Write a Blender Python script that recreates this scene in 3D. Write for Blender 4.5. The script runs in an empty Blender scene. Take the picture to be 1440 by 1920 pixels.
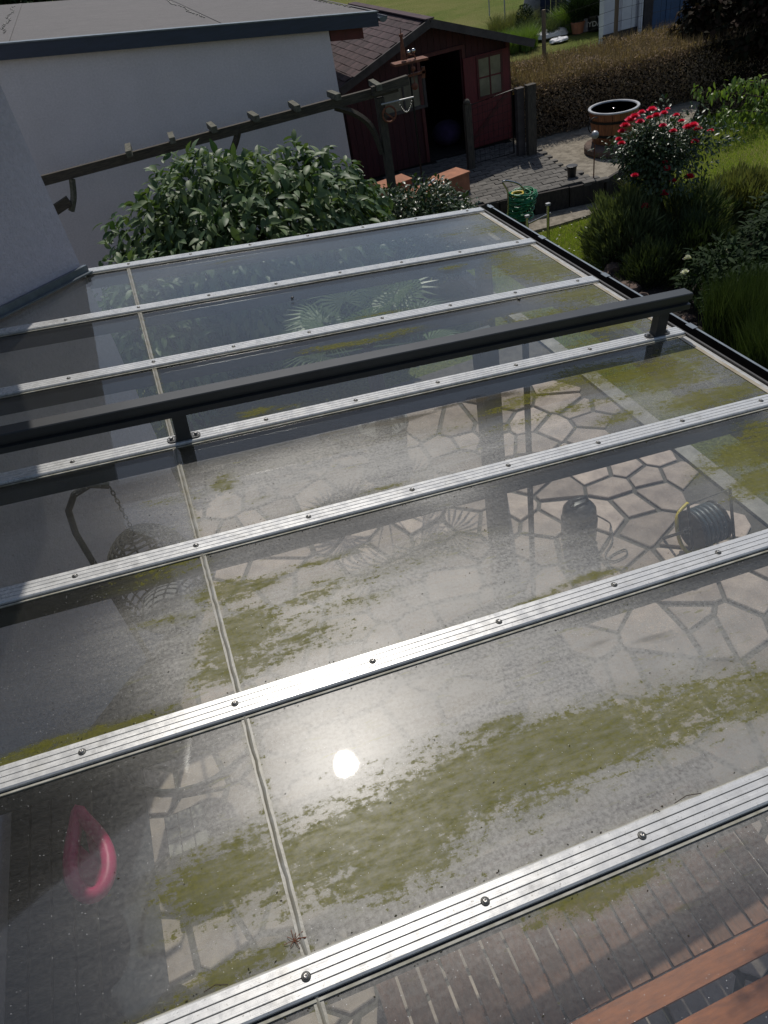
import bpy, math, random
import numpy as np
from mathutils import Vector, Matrix, noise as mnoise
random.seed(7); RNG = np.random.default_rng(7)
D = bpy.data; SC = bpy.context.scene; COL = SC.collection
R = math.radians

# ------------------------------------------------------------------ camera
CAM = np.array([1.579493, -0.621419, 1.533378])
RT = np.array([[0.92565898, 0.34000074, 0.16599682],
               [-0.34505181, 0.57859857, 0.73902838],
               [-0.15522467, 0.74136572, -0.65290283]])      # columns: right, up, forward
FPX = 1367.857                                                # focal length for a 1440 px wide frame
cd = D.cameras.new('camera'); cam = D.objects.new('camera', cd); COL.objects.link(cam)
m3 = np.array([RT[:, 0], RT[:, 1], -RT[:, 2]]).T
cam.matrix_world = Matrix([list(m3[i]) + [CAM[i]] for i in range(3)] + [[0, 0, 0, 1]])
cd.sensor_fit = 'VERTICAL'; cd.sensor_height = 32.0; cd.sensor_width = 24.0
cd.lens = 32.0 * FPX / 1920.0
cd.clip_start = 0.02; cd.clip_end = 2000
SC.camera = cam
SC.render.resolution_x = 768; SC.render.resolution_y = 1024

# ------------------------------------------------------------------ light
SUNV = Vector((0.211, 0.527, 0.823)).normalized()
W = D.worlds.new('World'); SC.world = W; W.use_nodes = True
nt = W.node_tree; bg = nt.nodes['Background']
sky = nt.nodes.new('ShaderNodeTexSky'); sky.sky_type = 'NISHITA'; sky.sun_disc = False
sky.sun_elevation = math.asin(SUNV.z); sky.sun_rotation = math.atan2(SUNV.x, SUNV.y)
sky.dust_density = 1.2; sky.air_density = 1.0
# scattered clouds in the sky
tc = nt.nodes.new('ShaderNodeTexCoord'); sep = nt.nodes.new('ShaderNodeSeparateXYZ')
nt.links.new(tc.outputs['Generated'], sep.inputs[0])
zc = nt.nodes.new('ShaderNodeMath'); zc.operation = 'MAXIMUM'; zc.inputs[1].default_value = 0.05
nt.links.new(sep.outputs['Z'], zc.inputs[0])
dv = nt.nodes.new('ShaderNodeVectorMath'); dv.operation = 'DIVIDE'
cz = nt.nodes.new('ShaderNodeCombineXYZ')
for i in range(3): nt.links.new(zc.outputs[0], cz.inputs[i])
nt.links.new(tc.outputs['Generated'], dv.inputs[0]); nt.links.new(cz.outputs[0], dv.inputs[1])
cn = nt.nodes.new('ShaderNodeTexNoise'); cn.inputs['Scale'].default_value = 1.3; cn.inputs['Detail'].default_value = 6
cn.inputs['Roughness'].default_value = 0.55
nt.links.new(dv.outputs[0], cn.inputs['Vector'])
cr = nt.nodes.new('ShaderNodeMapRange'); cr.inputs['From Min'].default_value = 0.5; cr.inputs['From Max'].default_value = 0.72
nt.links.new(cn.outputs['Fac'], cr.inputs['Value'])
cm = nt.nodes.new('ShaderNodeMath'); cm.operation = 'MULTIPLY'; cm.inputs[1].default_value = 0.45
up_ = nt.nodes.new('ShaderNodeMapRange'); up_.inputs['From Min'].default_value = 0.0; up_.inputs['From Max'].default_value = 0.15; nt.links.new(sep.outputs['Z'], up_.inputs['Value'])
nt.links.new(cr.outputs[0], cm.inputs[0])
mx = nt.nodes.new('ShaderNodeMixRGB'); mx.inputs[2].default_value = (7.0, 7.3, 7.8, 1)
cu = nt.nodes.new('ShaderNodeMath'); cu.operation = 'MULTIPLY'; nt.links.new(cm.outputs[0], cu.inputs[0]); nt.links.new(up_.outputs[0], cu.inputs[1]); nt.links.new(cu.outputs[0], mx.inputs[0]); nt.links.new(sky.outputs[0], mx.inputs[1])
nt.links.new(mx.outputs[0], bg.inputs['Color'])
bg.inputs['Strength'].default_value = 0.13
sl = D.lights.new('sun', 'SUN'); sl.energy = 4.7; sl.angle = R(0.53); sl.color = (1.0, 0.95, 0.87)
sun = D.objects.new('sun', sl); COL.objects.link(sun)
sun.rotation_euler = SUNV.to_track_quat('Z', 'Y').to_euler()
SC.view_settings.view_transform = 'Standard'; SC.view_settings.look = 'None'
SC.view_settings.gamma = 1; SC.view_settings.use_curve_mapping = False
SC.view_settings.exposure = -0.70
SC.render.engine = 'CYCLES'
SC.cycles.max_bounces = 10; SC.cycles.transparent_max_bounces = 24
SC.cycles.glossy_bounces = 4; SC.cycles.diffuse_bounces = 4; SC.cycles.transmission_bounces = 6
SC.cycles.caustics_reflective = False; SC.cycles.caustics_refractive = False

# ------------------------------------------------------------------ survey helpers (a pixel of the 1440 x 1920 photograph to a point on a plane)
def ray(px, py):
    d = RT @ np.array([(px - 720) / FPX, -(py - 960) / FPX, 1.0]); return d / np.linalg.norm(d)
def hit(px, py, n, c):
    n = np.array(n, float); d = ray(px, py); t = (c - CAM @ n) / (d @ n); return CAM + t * d
def gz(px, py, z): return hit(px, py, (0, 0, 1), z)
def gy(px, py, y): return hit(px, py, (0, 1, 0), y)
def rectY(a, b, c, d, y):
    p = gy(a, b, y); q = gy(c, d, y); return min(p[0], q[0]), max(p[0], q[0]), min(p[2], q[2]), max(p[2], q[2])

# ------------------------------------------------------------------ mesh helpers
WL = {}
class MB:
    def __init__(s): s.v = []; s.f = []; s.m = []
    def add(s, vs, fs, mi=0):
        k = len(s.v); s.v += [tuple(map(float, p)) for p in vs]; s.f += [tuple(i + k for i in f) for f in fs]; s.m += [mi] * len(fs); return s
    def box(s, x0, x1, y0, y1, z0, z1, mi=0):
        return s.add([(x0,y0,z0),(x1,y0,z0),(x1,y1,z0),(x0,y1,z0),(x0,y0,z1),(x1,y0,z1),(x1,y1,z1),(x0,y1,z1)],
              [(3,2,1,0),(4,5,6,7),(0,1,5,4),(1,2,6,5),(2,3,7,6),(3,0,4,7)], mi)
    def bar(s, a, b, w, h, up=(0,0,1), mi=0):                 # box from a to b, w sideways, h along up
        a = Vector(a); b = Vector(b); t = (b - a).normalized(); u = Vector(up); sd = t.cross(u)
        if sd.length < 1e-4: sd = t.cross(Vector((1,0,0)))
        sd.normalize(); u = sd.cross(t); vs = []
        for p in (a, b):
            for i, j in ((-1,-1),(1,-1),(1,1),(-1,1)): vs.append(p + sd * (i*w/2) + u * (j*h/2))
        return s.add(vs, [(0,1,2,3),(7,6,5,4),(0,4,5,1),(1,5,6,2),(2,6,7,3),(3,7,4,0)], mi)
    def prism(s, poly, z0, z1, bev=0.0, mi=0):
        n = len(poly)
        if bev:
            c = np.mean(poly, 0); top = [tuple(np.array(p) + (c - p) / (np.linalg.norm(c - p) + 1e-6) * bev) for p in poly]
            vs = [(x,y,z0) for x,y in poly] + [(x,y,z1-bev*0.6) for x,y in poly] + [(x,y,z1) for x,y in top]
            fs = [tuple(range(n-1,-1,-1)), tuple(range(2*n,3*n))]
            for r in range(2):
                for i in range(n): j=(i+1)%n; fs.append((r*n+i, r*n+j, (r+1)*n+j, (r+1)*n+i))
        else:
            vs = [(x,y,z0) for x,y in poly] + [(x,y,z1) for x,y in poly]
            fs = [tuple(range(n-1,-1,-1)), tuple(range(n,2*n))] + [(i,(i+1)%n,n+(i+1)%n,n+i) for i in range(n)]
        return s.add(vs, fs, mi)
    def tube(s, pts, r, n=8, mi=0, cap=True, closed=False):
        pts = [Vector(p) for p in pts]; N = len(pts); rr = r if hasattr(r, '__len__') else [r]*N
        vs = []; fs = []; ref = None
        for i, p in enumerate(pts):
            if closed: t = (pts[(i+1)%N] - pts[i-1]).normalized()
            else: t = (pts[min(i+1,N-1)] - pts[max(i-1,0)]).normalized()
            if ref is None: ref = Vector((0,0,1)) if abs(t.z) < .9 else Vector((1,0,0))
            a = (ref - t * ref.dot(t)).normalized(); ref = a; b = t.cross(a)
            for k in range(n):
                an = 2*math.pi*k/n; vs.append(p + (a*math.cos(an) + b*math.sin(an)) * rr[i])
        for i in range(N if closed else N-1):
            for k in range(n):
                fs.append((i*n+k, i*n+(k+1)%n, ((i+1)%N)*n+(k+1)%n, ((i+1)%N)*n+k))
        if cap and not closed: fs += [tuple(range(n-1,-1,-1)), tuple(range((N-1)*n, N*n))]
        return s.add(vs, fs, mi)
    def lathe(s, c, prof, n=24, mi=0, axis=None):
        vs = []; fs = []; c = Vector(c)
        M = Matrix.Identity(3) if axis is None else Vector(axis).to_track_quat('Z','Y').to_matrix()
        for r, z in prof:
            for k in range(n):
                an = 2*math.pi*k/n; vs.append(c + M @ Vector((r*math.cos(an), r*math.sin(an), z)))
        P = len(prof)
        for i in range(P-1):
            for k in range(n): fs.append((i*n+k, i*n+(k+1)%n, (i+1)*n+(k+1)%n, (i+1)*n+k))
        if prof[0][0] > 1e-5: fs.append(tuple(range(n-1,-1,-1)))
        if prof[-1][0] > 1e-5: fs.append(tuple(range((P-1)*n, P*n)))
        return s.add(vs, fs, mi)
    def ball(s, c, r, n=12, mi=0, sz=1.0):
        return s.lathe(c, [(r*math.sin(math.pi*i/(n//2+2))+1e-6, -r*sz*math.cos(math.pi*i/(n//2+2))) for i in range(n//2+3)], n, mi)
    def mesh(s, name, mats, origin=(0,0,0), smooth=False):
        me = D.meshes.new(name); o = np.array(origin)
        me.from_pydata([tuple(np.array(p) - o) for p in s.v], [], s.f)
        for m in (mats if isinstance(mats, (list, tuple)) else [mats]): me.materials.append(m)
        if len(set(s.m)) > 1: me.polygons.foreach_set('material_index', s.m)
        if smooth: me.polygons.foreach_set('use_smooth', [True]*len(s.f))
        me.update(); return me
def tag(o, label=None, cat=None, group=None, kind=None):
    if label: o['label'] = label
    if cat: o['category'] = cat
    if group: o['group'] = group
    if kind: o['kind'] = kind
    return o
def thing(name, label, cat, loc, group=None):
    o = D.objects.new(name, None); COL.objects.link(o); o.location = tuple(map(float, loc)); o.empty_display_size = .1
    WL[o.name] = np.array(loc, float); return tag(o, label, cat, group)
def put(name, me, parent=None, wloc=(0,0,0), rot=None, scale=None, kind=None, label=None):
    o = D.objects.new(name, me); COL.objects.link(o); w = np.array(wloc, float)
    if parent: o.parent = parent; o.location = tuple(w - WL[parent.name])
    else: o.location = tuple(w)
    if rot is not None: o.rotation_euler = rot
    if scale is not None: o.scale = scale if hasattr(scale, '__len__') else (scale,)*3
    WL[o.name] = w; return tag(o, label=label, kind=kind)
def part(name, mb, mats, parent=None, smooth=False, org=None, kind=None, label=None):
    if org is None: org = WL[parent.name] if parent else (0,0,0)
    return put(name, mb.mesh(name, mats, org, smooth), parent, org, kind=kind, label=label)

# ------------------------------------------------------------------ materials
def nodes(name):
    m = D.materials.new(name); m.use_nodes = True; t = m.node_tree; b = t.nodes['Principled BSDF']; return m, t, b
def mapping(t, scale=(1,1,1), rot=(0,0,0), coord='Object'):
    c = t.nodes.new('ShaderNodeTexCoord'); m = t.nodes.new('ShaderNodeMapping'); m.inputs['Scale'].default_value = scale
    m.inputs['Rotation'].default_value = rot
    t.links.new(c.outputs[coord], m.inputs[0]); return m.outputs[0]
def noise(t, vec, scale, detail=5, rough=.6, dist=0):
    n = t.nodes.new('ShaderNodeTexNoise'); n.inputs['Scale'].default_value = scale; n.inputs['Detail'].default_value = detail
    n.inputs['Roughness'].default_value = rough; n.inputs['Distortion'].default_value = dist
    t.links.new(vec, n.inputs['Vector']); return n.outputs['Fac']
def rng(t, v, a, b, c=0., d=1.):
    n = t.nodes.new('ShaderNodeMapRange'); n.inputs['From Min'].default_value = a; n.inputs['From Max'].default_value = b
    n.inputs['To Min'].default_value = c; n.inputs['To Max'].default_value = d; t.links.new(v, n.inputs['Value']); return n.outputs[0]
def mth(t, op, a, b=None):
    n = t.nodes.new('ShaderNodeMath'); n.operation = op
    for i, x in enumerate((a, b)):
        if x is None: continue
        if isinstance(x, (int, float)): n.inputs[i].default_value = x
        else: t.links.new(x, n.inputs[i])
    return n.outputs[0]
def mixc(t, f, a, b, mode='MIX'):
    n = t.nodes.new('ShaderNodeMixRGB'); n.blend_type = mode
    for i, x in enumerate((f, a, b)):
        if isinstance(x, (int, float)): n.inputs[i].default_value = x
        elif isinstance(x, tuple): n.inputs[i].default_value = (*x[:3], 1)
        else: t.links.new(x, n.inputs[i])
    return n.outputs[0]
def bump(t, b, h, strength, dist=.01):
    n = t.nodes.new('ShaderNodeBump'); n.inputs['Strength'].default_value = strength; n.inputs['Distance'].default_value = dist
    t.links.new(h, n.inputs['Height'])
    if b is not None: t.links.new(n.outputs[0], b.inputs['Normal'])
    return n.outputs[0]
def mat(name, col, col2=None, rough=.7, metal=0, scale=8, stretch=(1,1,1), bmp=.2, bscale=60, bdist=.003, lo=.35, hi=.65, spec=None, rand=0):
    m, t, b = nodes(name); v = mapping(t, stretch)
    c = mixc(t, rng(t, noise(t, v, scale), lo, hi), col, col2 or tuple(x*.6 for x in col))
    if rand:
        oi = t.nodes.new('ShaderNodeObjectInfo'); c = mixc(t, 1.0, c, mixc(t, oi.outputs['Random'], (1-rand,)*3, (1+rand,)*3), 'MULTIPLY')
    t.links.new(c, b.inputs['Base Color']); b.inputs['Roughness'].default_value = rough; b.inputs['Metallic'].default_value = metal
    if spec is not None: b.inputs['Specular IOR Level'].default_value = spec
    if bmp: bump(t, b, noise(t, v, bscale), bmp, bdist)
    return m
def leafmat(name, col, col2, rough=.45, trans=.3, spec=.5):
    m, t, b = nodes(name)
    at = t.nodes.new('ShaderNodeAttribute'); at.attribute_name = 'tint'
    oi = t.nodes.new('ShaderNodeObjectInfo')
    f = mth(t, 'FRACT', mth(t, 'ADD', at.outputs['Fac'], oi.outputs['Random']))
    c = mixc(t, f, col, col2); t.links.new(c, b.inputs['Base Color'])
    b.inputs['Roughness'].default_value = rough; b.inputs['Specular IOR Level'].default_value = spec
    tr = t.nodes.new('ShaderNodeBsdfTranslucent'); t.links.new(mixc(t, 1., c, (1.5,1.6,.7), 'MULTIPLY'), tr.inputs[0])
    mxs = t.nodes.new('ShaderNodeMixShader'); mxs.inputs[0].default_value = trans
    t.links.new(b.outputs[0], mxs.inputs[1]); t.links.new(tr.outputs[0], mxs.inputs[2])
    t.links.new(mxs.outputs[0], t.nodes['Material Output'].inputs[0]); return m

def stucco(name, col, s=140, stren=.7):
    m, t, b = nodes(name); v = mapping(t)
    big = noise(t, v, .8, 4)
    streak = noise(t, mapping(t, (3, 3, .35)), 2.2, 5)
    c = mixc(t, rng(t, big, .35, .7), col, tuple(x*.88 for x in col))
    c = mixc(t, 1.0, c, mixc(t, rng(t, noise(t, v, 38, 4, .8), .3, .7), (.86,.86,.86), (1.08,1.08,1.08)), 'MULTIPLY')
    c = mixc(t, rng(t, streak, .55, .85, 0, .12), c, (col[0]*.55, col[1]*.55, col[2]*.5))
    t.links.new(c, b.inputs['Base Color']); b.inputs['Roughness'].default_value = .9
    h = mth(t, 'ADD', noise(t, v, s, 3, .7), mth(t, 'MULTIPLY', noise(t, v, s*.3, 2), .7))
    bump(t, b, h, stren, .006); return m

M = {}
M['stucco'] = stucco('white_stucco', (.70, .645, .675), 60, .9)
M['house'] = stucco('rough_house_stucco', (.60, .565, .63), 75, 1.6)
M['alu'] = None
def alu():
    m, t, b = nodes('weathered_aluminium'); v = mapping(t, (.6, 60, 60))
    w = mapping(t, (1,1,1))
    c = mixc(t, rng(t, noise(t, v, 6, 6, .7), .3, .7), (.66,.66,.65), (.50,.50,.49))
    c = mixc(t, rng(t, noise(t, w, 14, 6, .7), .52, .72, 0, .55), c, (.33,.32,.29))
    c = mixc(t, rng(t, noise(t, w, 160, 2, .5), .66, .76, 0, .8), c, (.2,.19,.17))
    t.links.new(c, b.inputs['Base Color']); b.inputs['Metallic'].default_value = .22
    r = rng(t, noise(t, w, 30, 4), .3, .7, .20, .36); t.links.new(r, b.inputs['Roughness'])
    bump(t, b, noise(t, v, 10, 4, .7), .12, .001); return m
M['alu'] = alu()
M['groove'] = mat('bar_groove_dirt', (.16,.16,.15), rough=.7, metal=.2, bmp=0)
M['gasket'] = mat('grey_gasket', (.42,.41,.36), (.22,.21,.16), rough=.7, scale=20)
M['rubber_shadow_gap'] = mat('black_rubber_shadow_gap', (.015,.015,.015), rough=.6)
M['screw'] = mat('stainless_screw', (.40,.39,.37), (.2,.19,.18), rough=.3, metal=.9, bmp=0)
M['washer'] = mat('dirty_washer', (.10,.10,.095), (.05,.05,.045), rough=.5, metal=.5, bmp=0)
M['anthracite'] = mat('anthracite_powder_coat', (.036,.038,.040), (.026,.028,.030), rough=.40, scale=5, bmp=.05, bscale=300)
M['gutter'] = mat('dark_brown_gutter', (.028,.022,.020), (.018,.015,.014), rough=.45, scale=6)
M['fascia'] = mat('slate_blue_fascia', (.028,.040,.072), (.022,.032,.055), rough=.5, scale=4, stretch=(1,1,6))
M['drip'] = mat('grey_drip_edge', (.16,.19,.22), (.1,.12,.14), rough=.4, metal=.4)
M['oldwood'] = mat('weathered_dark_wood', (.085,.070,.052), (.035,.030,.024), rough=.85, scale=6, stretch=(1.5,12,12), bmp=.5, bscale=20)
M['postwood'] = mat('weathered_post_wood', (.085,.072,.055), (.035,.030,.024), rough=.85, scale=6, stretch=(12,12,1.5), bmp=.5, bscale=20)
M['mosswood'] = mat('mossy_cut_timber', (.15,.145,.115), (.07,.07,.05), rough=.9, scale=20, bmp=.5, bscale=40)
M['shedred'] = mat('ox_red_boards', (.065,.010,.012), (.035,.007,.009), rough=.7, scale=5, stretch=(14,14,1.2), bmp=.3, bscale=30, rand=.2)
M['shedtrim'] = mat('shed_barge_board', (.085,.072,.068), (.05,.042,.04), rough=.8, scale=6, stretch=(1,1,1))
M['shedframe'] = mat('shed_frame_red', (.11,.02,.018), (.07,.012,.012), rough=.6, scale=9)
M['doorred'] = mat('red_door_boards', (.17,.022,.026), (.10,.016,.018), rough=.6, scale=5, stretch=(14,14,1.2), bmp=.3)
M['dark'] = mat('shed_inside_dark', (.012,.010,.010), rough=.9, bmp=0)
M['shingle'] = mat('bitumen_shingle', (.080,.050,.052), (.048,.032,.034), rough=.95, scale=4, bmp=.5, bscale=220, bdist=.004, rand=.28)
M['rust'] = mat('rusty_iron', (.22,.075,.035), (.10,.035,.02), rough=.8, scale=22, bmp=.4, bscale=60)
M['paver'] = mat('grey_block_paver', (.15,.14,.125), (.08,.074,.066), rough=.9, scale=6, bmp=.4, bscale=90, rand=.22)
M['joint'] = mat('joint_soil', (.035,.03,.024), (.02,.018,.014), rough=1, scale=12, bmp=.5)
M['kerbwood'] = mat('dark_palisade', (.05,.042,.036), (.022,.019,.017), rough=.9, scale=10, stretch=(3,3,1))
M['concrete'] = mat('pale_concrete', (.34,.32,.28), (.2,.19,.165), rough=.9, scale=6)
M['flag'] = mat('sandstone_flag', (.46,.37,.31), (.27,.215,.185), rough=.85, scale=5, bmp=.7, bscale=18, bdist=.008, rand=.34)
M['mortar'] = mat('dark_mortar', (.125,.115,.10), (.075,.068,.06), rough=1, scale=10, bmp=.4)
M['soil'] = mat('bed_soil', (.026,.02,.016), (.010,.008,.007), rough=1, scale=14, bmp=1, bscale=26, bdist=.03)
M['terracotta'] = mat('terracotta', (.42,.17,.09), (.27,.11,.06), rough=.8, scale=7)
M['tub'] = mat('oak_tub_staves', (.34,.125,.045), (.17,.06,.024), rough=.55, scale=5, stretch=(10,10,1), rand=.15)
M['iron'] = mat('black_iron', (.02,.02,.02), rough=.5, metal=.6)
M['zinc'] = mat('pale_metal_rim', (.5,.5,.5), (.35,.35,.35), rough=.35, metal=.3)
M['steel'] = mat('bright_steel_tube', (.6,.6,.58), (.4,.4,.38), rough=.22, metal=1, bmp=0)
M['rock'] = mat('brown_fieldstone', (.13,.085,.065), (.06,.045,.038), rough=.9, scale=6, bmp=.7, bscale=20, bdist=.02, rand=.3)
M['white'] = mat('white_paint', (.72,.72,.74), (.6,.6,.62), rough=.6, scale=3)
M['blue'] = mat('blue_panel', (.03,.085,.19), (.02,.06,.14), rough=.5, scale=3)
M['navy'] = mat('navy_boards', (.012,.02,.06), rough=.6)
M['darkwall'] = mat('dark_brown_wall', (.05,.042,.045), rough=.8)
M['greyfab'] = mat('grey_cloth', (.26,.25,.27), (.19,.18,.2), rough=.9)
M['green'] = mat('green_hose', (.01,.22,.085), (.008,.13,.055), rough=.35, bmp=0)
M['yellow'] = mat('yellow_plastic', (.65,.50,.05), rough=.4, bmp=0)
M['black'] = mat('black_plastic', (.012,.012,.014), rough=.4, bmp=0)
M['bluegrey'] = mat('blue_grey_hose', (.035,.06,.075), (.02,.035,.045), rough=.4, bmp=0)
M['pink'] = mat('pink_plastic', (.55,.025,.13), (.42,.02,.10), rough=.45, scale=4, bmp=0)
M['wicker'] = mat('dark_wicker', (.05,.042,.036), (.03,.025,.022), rough=.7, scale=30)
M['orange'] = mat('oiled_hardwood', (.46,.14,.045), (.30,.09,.032), rough=.5, scale=6, stretch=(2,10,10), rand=.15)
M['slat'] = mat('greyed_hardwood_slat', (.30,.135,.08), (.17,.08,.05), rough=.6, scale=6, stretch=(10,2,10), rand=.22)
M['bark'] = mat('bark', (.07,.05,.035), (.03,.022,.016), rough=.95, scale=14, stretch=(1,1,.3), bmp=.7)
M['terr_cream'] = mat('cream_edge_tape', (.40,.37,.31), (.27,.22,.14), rough=.6, scale=9, stretch=(1,1,1))
M['sealant'] = mat('yellowed_sealant', (.25,.245,.22), (.17,.155,.11), rough=.4, scale=14, stretch=(1,1,1))
M['grave'] = mat('gravel_dirt', (.30,.265,.21), (.15,.13,.10), rough=1, scale=9, bmp=.8, bscale=60, bdist=.01)
M['purple'] = mat('violet_cloth', (.05,.03,.09), rough=.9)
M['shade_sheet'] = mat('patio_shade_sheet', (.035,.04,.05), (.02,.023,.03), rough=.95, scale=12)
M['crumb'] = mat('dark_moss_crumb', (.05,.05,.02), (.03,.02,.012), rough=1, scale=30, bmp=0)
M['felt'] = None
def felt():
    m, t, b = nodes('grey_roof_sheet'); v = mapping(t, (1.0, 26, 1)); w = mapping(t)
    c = mixc(t, rng(t, noise(t, v, 3, 8, .8), .38, .62), (.19,.175,.17), (.055,.05,.05))
    c = mixc(t, rng(t, noise(t, w, 1.2, 5), .45, .7, 0, .5), c, (.11,.105,.10))
    t.links.new(c, b.inputs['Base Color']); b.inputs['Roughness'].default_value = .85
    bump(t, b, noise(t, v, 8, 5), .4, .01); return m
M['felt'] = felt()
def grassmat():
    m, t, b = nodes('lawn_ground'); v = mapping(t)
    c = mixc(t, rng(t, noise(t, v, .45, 5, .6), .35, .65), (.17,.22,.045), (.30,.28,.10))
    c = mixc(t, rng(t, noise(t, v, 26, 4, .8), .35, .7), c, (.035,.05,.012))
    t.links.new(c, b.inputs['Base Color']); b.inputs['Roughness'].default_value = 1; b.inputs['Specular IOR Level'].default_value = .1
    bump(t, b, noise(t, v, 40, 4, .8), 1, .04); return m
M['lawn'] = grassmat()
M['blade'] = leafmat('grass_blade', (.17,.27,.036), (.32,.36,.08), trans=.35, spec=.1)
M['vib'] = leafmat('viburnum_leaf', (.036,.080,.028), (.125,.180,.072), rough=.5, trans=.2, spec=.35)
M['rosel'] = leafmat('rose_leaf', (.02,.045,.018), (.05,.075,.03), rough=.34, trans=.15, spec=.35)
M['darkl'] = leafmat('dark_leaf', (.010,.022,.009), (.032,.055,.020), rough=.7, trans=.15, spec=.1)
M['maple'] = leafmat('maple_leaf', (.012,.015,.008), (.032,.018,.012), rough=.7, trans=.12, spec=.08)
M['cherry'] = leafmat('pale_cherry_leaf', (.10,.17,.03), (.17,.24,.06), rough=.4, trans=.35)
M['hedge'] = leafmat('brown_hedge_twig', (.38,.27,.17), (.085,.065,.052), rough=.8, trans=.2, spec=.1)
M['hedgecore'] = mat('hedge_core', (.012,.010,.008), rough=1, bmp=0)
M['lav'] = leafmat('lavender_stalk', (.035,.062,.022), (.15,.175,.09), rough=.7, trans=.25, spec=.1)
M['lavd'] = leafmat('lavender_painted_shade', (.018,.034,.012), (.085,.105,.055), rough=.7, trans=.2, spec=.1)  # darker copy of the lavender stalks, shade put into the colour
M['reed'] = leafmat('reed_blade', (.018,.036,.010), (.075,.105,.038), rough=.7, trans=.2, spec=.1)
M['straw'] = leafmat('dry_grass', (.16,.15,.07), (.09,.12,.04), rough=.7, trans=.3, spec=.2)
M['palm'] = leafmat('palm_leaflet', (.06,.11,.03), (.12,.17,.06), rough=.4, trans=.25)
M['petal'] = leafmat('crimson_petal', (.55,.008,.05), (.75,.03,.12), rough=.5, trans=.2, spec=.3)
M['wpetal'] = leafmat('white_petal', (.7,.7,.66), (.6,.6,.58), rough=.6, trans=.2, spec=.2)
M['clear'] = None

# --- glass of the terrace roof
def lobes(t, base, fres_scale, r1, nrm=None, wide=0.0, r2=.3, nrm2=None):
    ge = t.nodes.new('ShaderNodeNewGeometry'); dt = t.nodes.new('ShaderNodeVectorMath'); dt.operation = 'DOT_PRODUCT'
    t.links.new(ge.outputs['Normal'], dt.inputs[0]); t.links.new(ge.outputs['Incoming'], dt.inputs[1])
    co = mth(t, 'ABSOLUTE', dt.outputs['Value']); sch = mth(t, 'ADD', mth(t, 'MULTIPLY', mth(t, 'POWER', mth(t, 'SUBTRACT', 1.0, co), 5.0), .95), .045)
    g = t.nodes.new('ShaderNodeBsdfGlossy'); g.distribution = 'BECKMANN'; g.inputs['Roughness'].default_value = r1
    if nrm is not None: t.links.new(nrm, g.inputs['Normal'])
    s = t.nodes.new('ShaderNodeMixShader'); t.links.new(mth(t, 'MULTIPLY', sch, fres_scale), s.inputs[0])
    t.links.new(base, s.inputs[1]); t.links.new(g.outputs[0], s.inputs[2]); out = s.outputs[0]
    if wide:
        g2 = t.nodes.new('ShaderNodeBsdfGlossy'); g2.inputs['Roughness'].default_value = r2
        if nrm2 is not None: t.links.new(nrm2, g2.inputs['Normal'])
        s2 = t.nodes.new('ShaderNodeMixShader')
        if isinstance(wide, float): s2.inputs[0].default_value = wide
        else: t.links.new(wide, s2.inputs[0])
        t.links.new(out, s2.inputs[1]); t.links.new(g2.outputs[0], s2.inputs[2]); out = s2.outputs[0]
    t.links.new(out, t.nodes['Material Output'].inputs[0])
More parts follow.
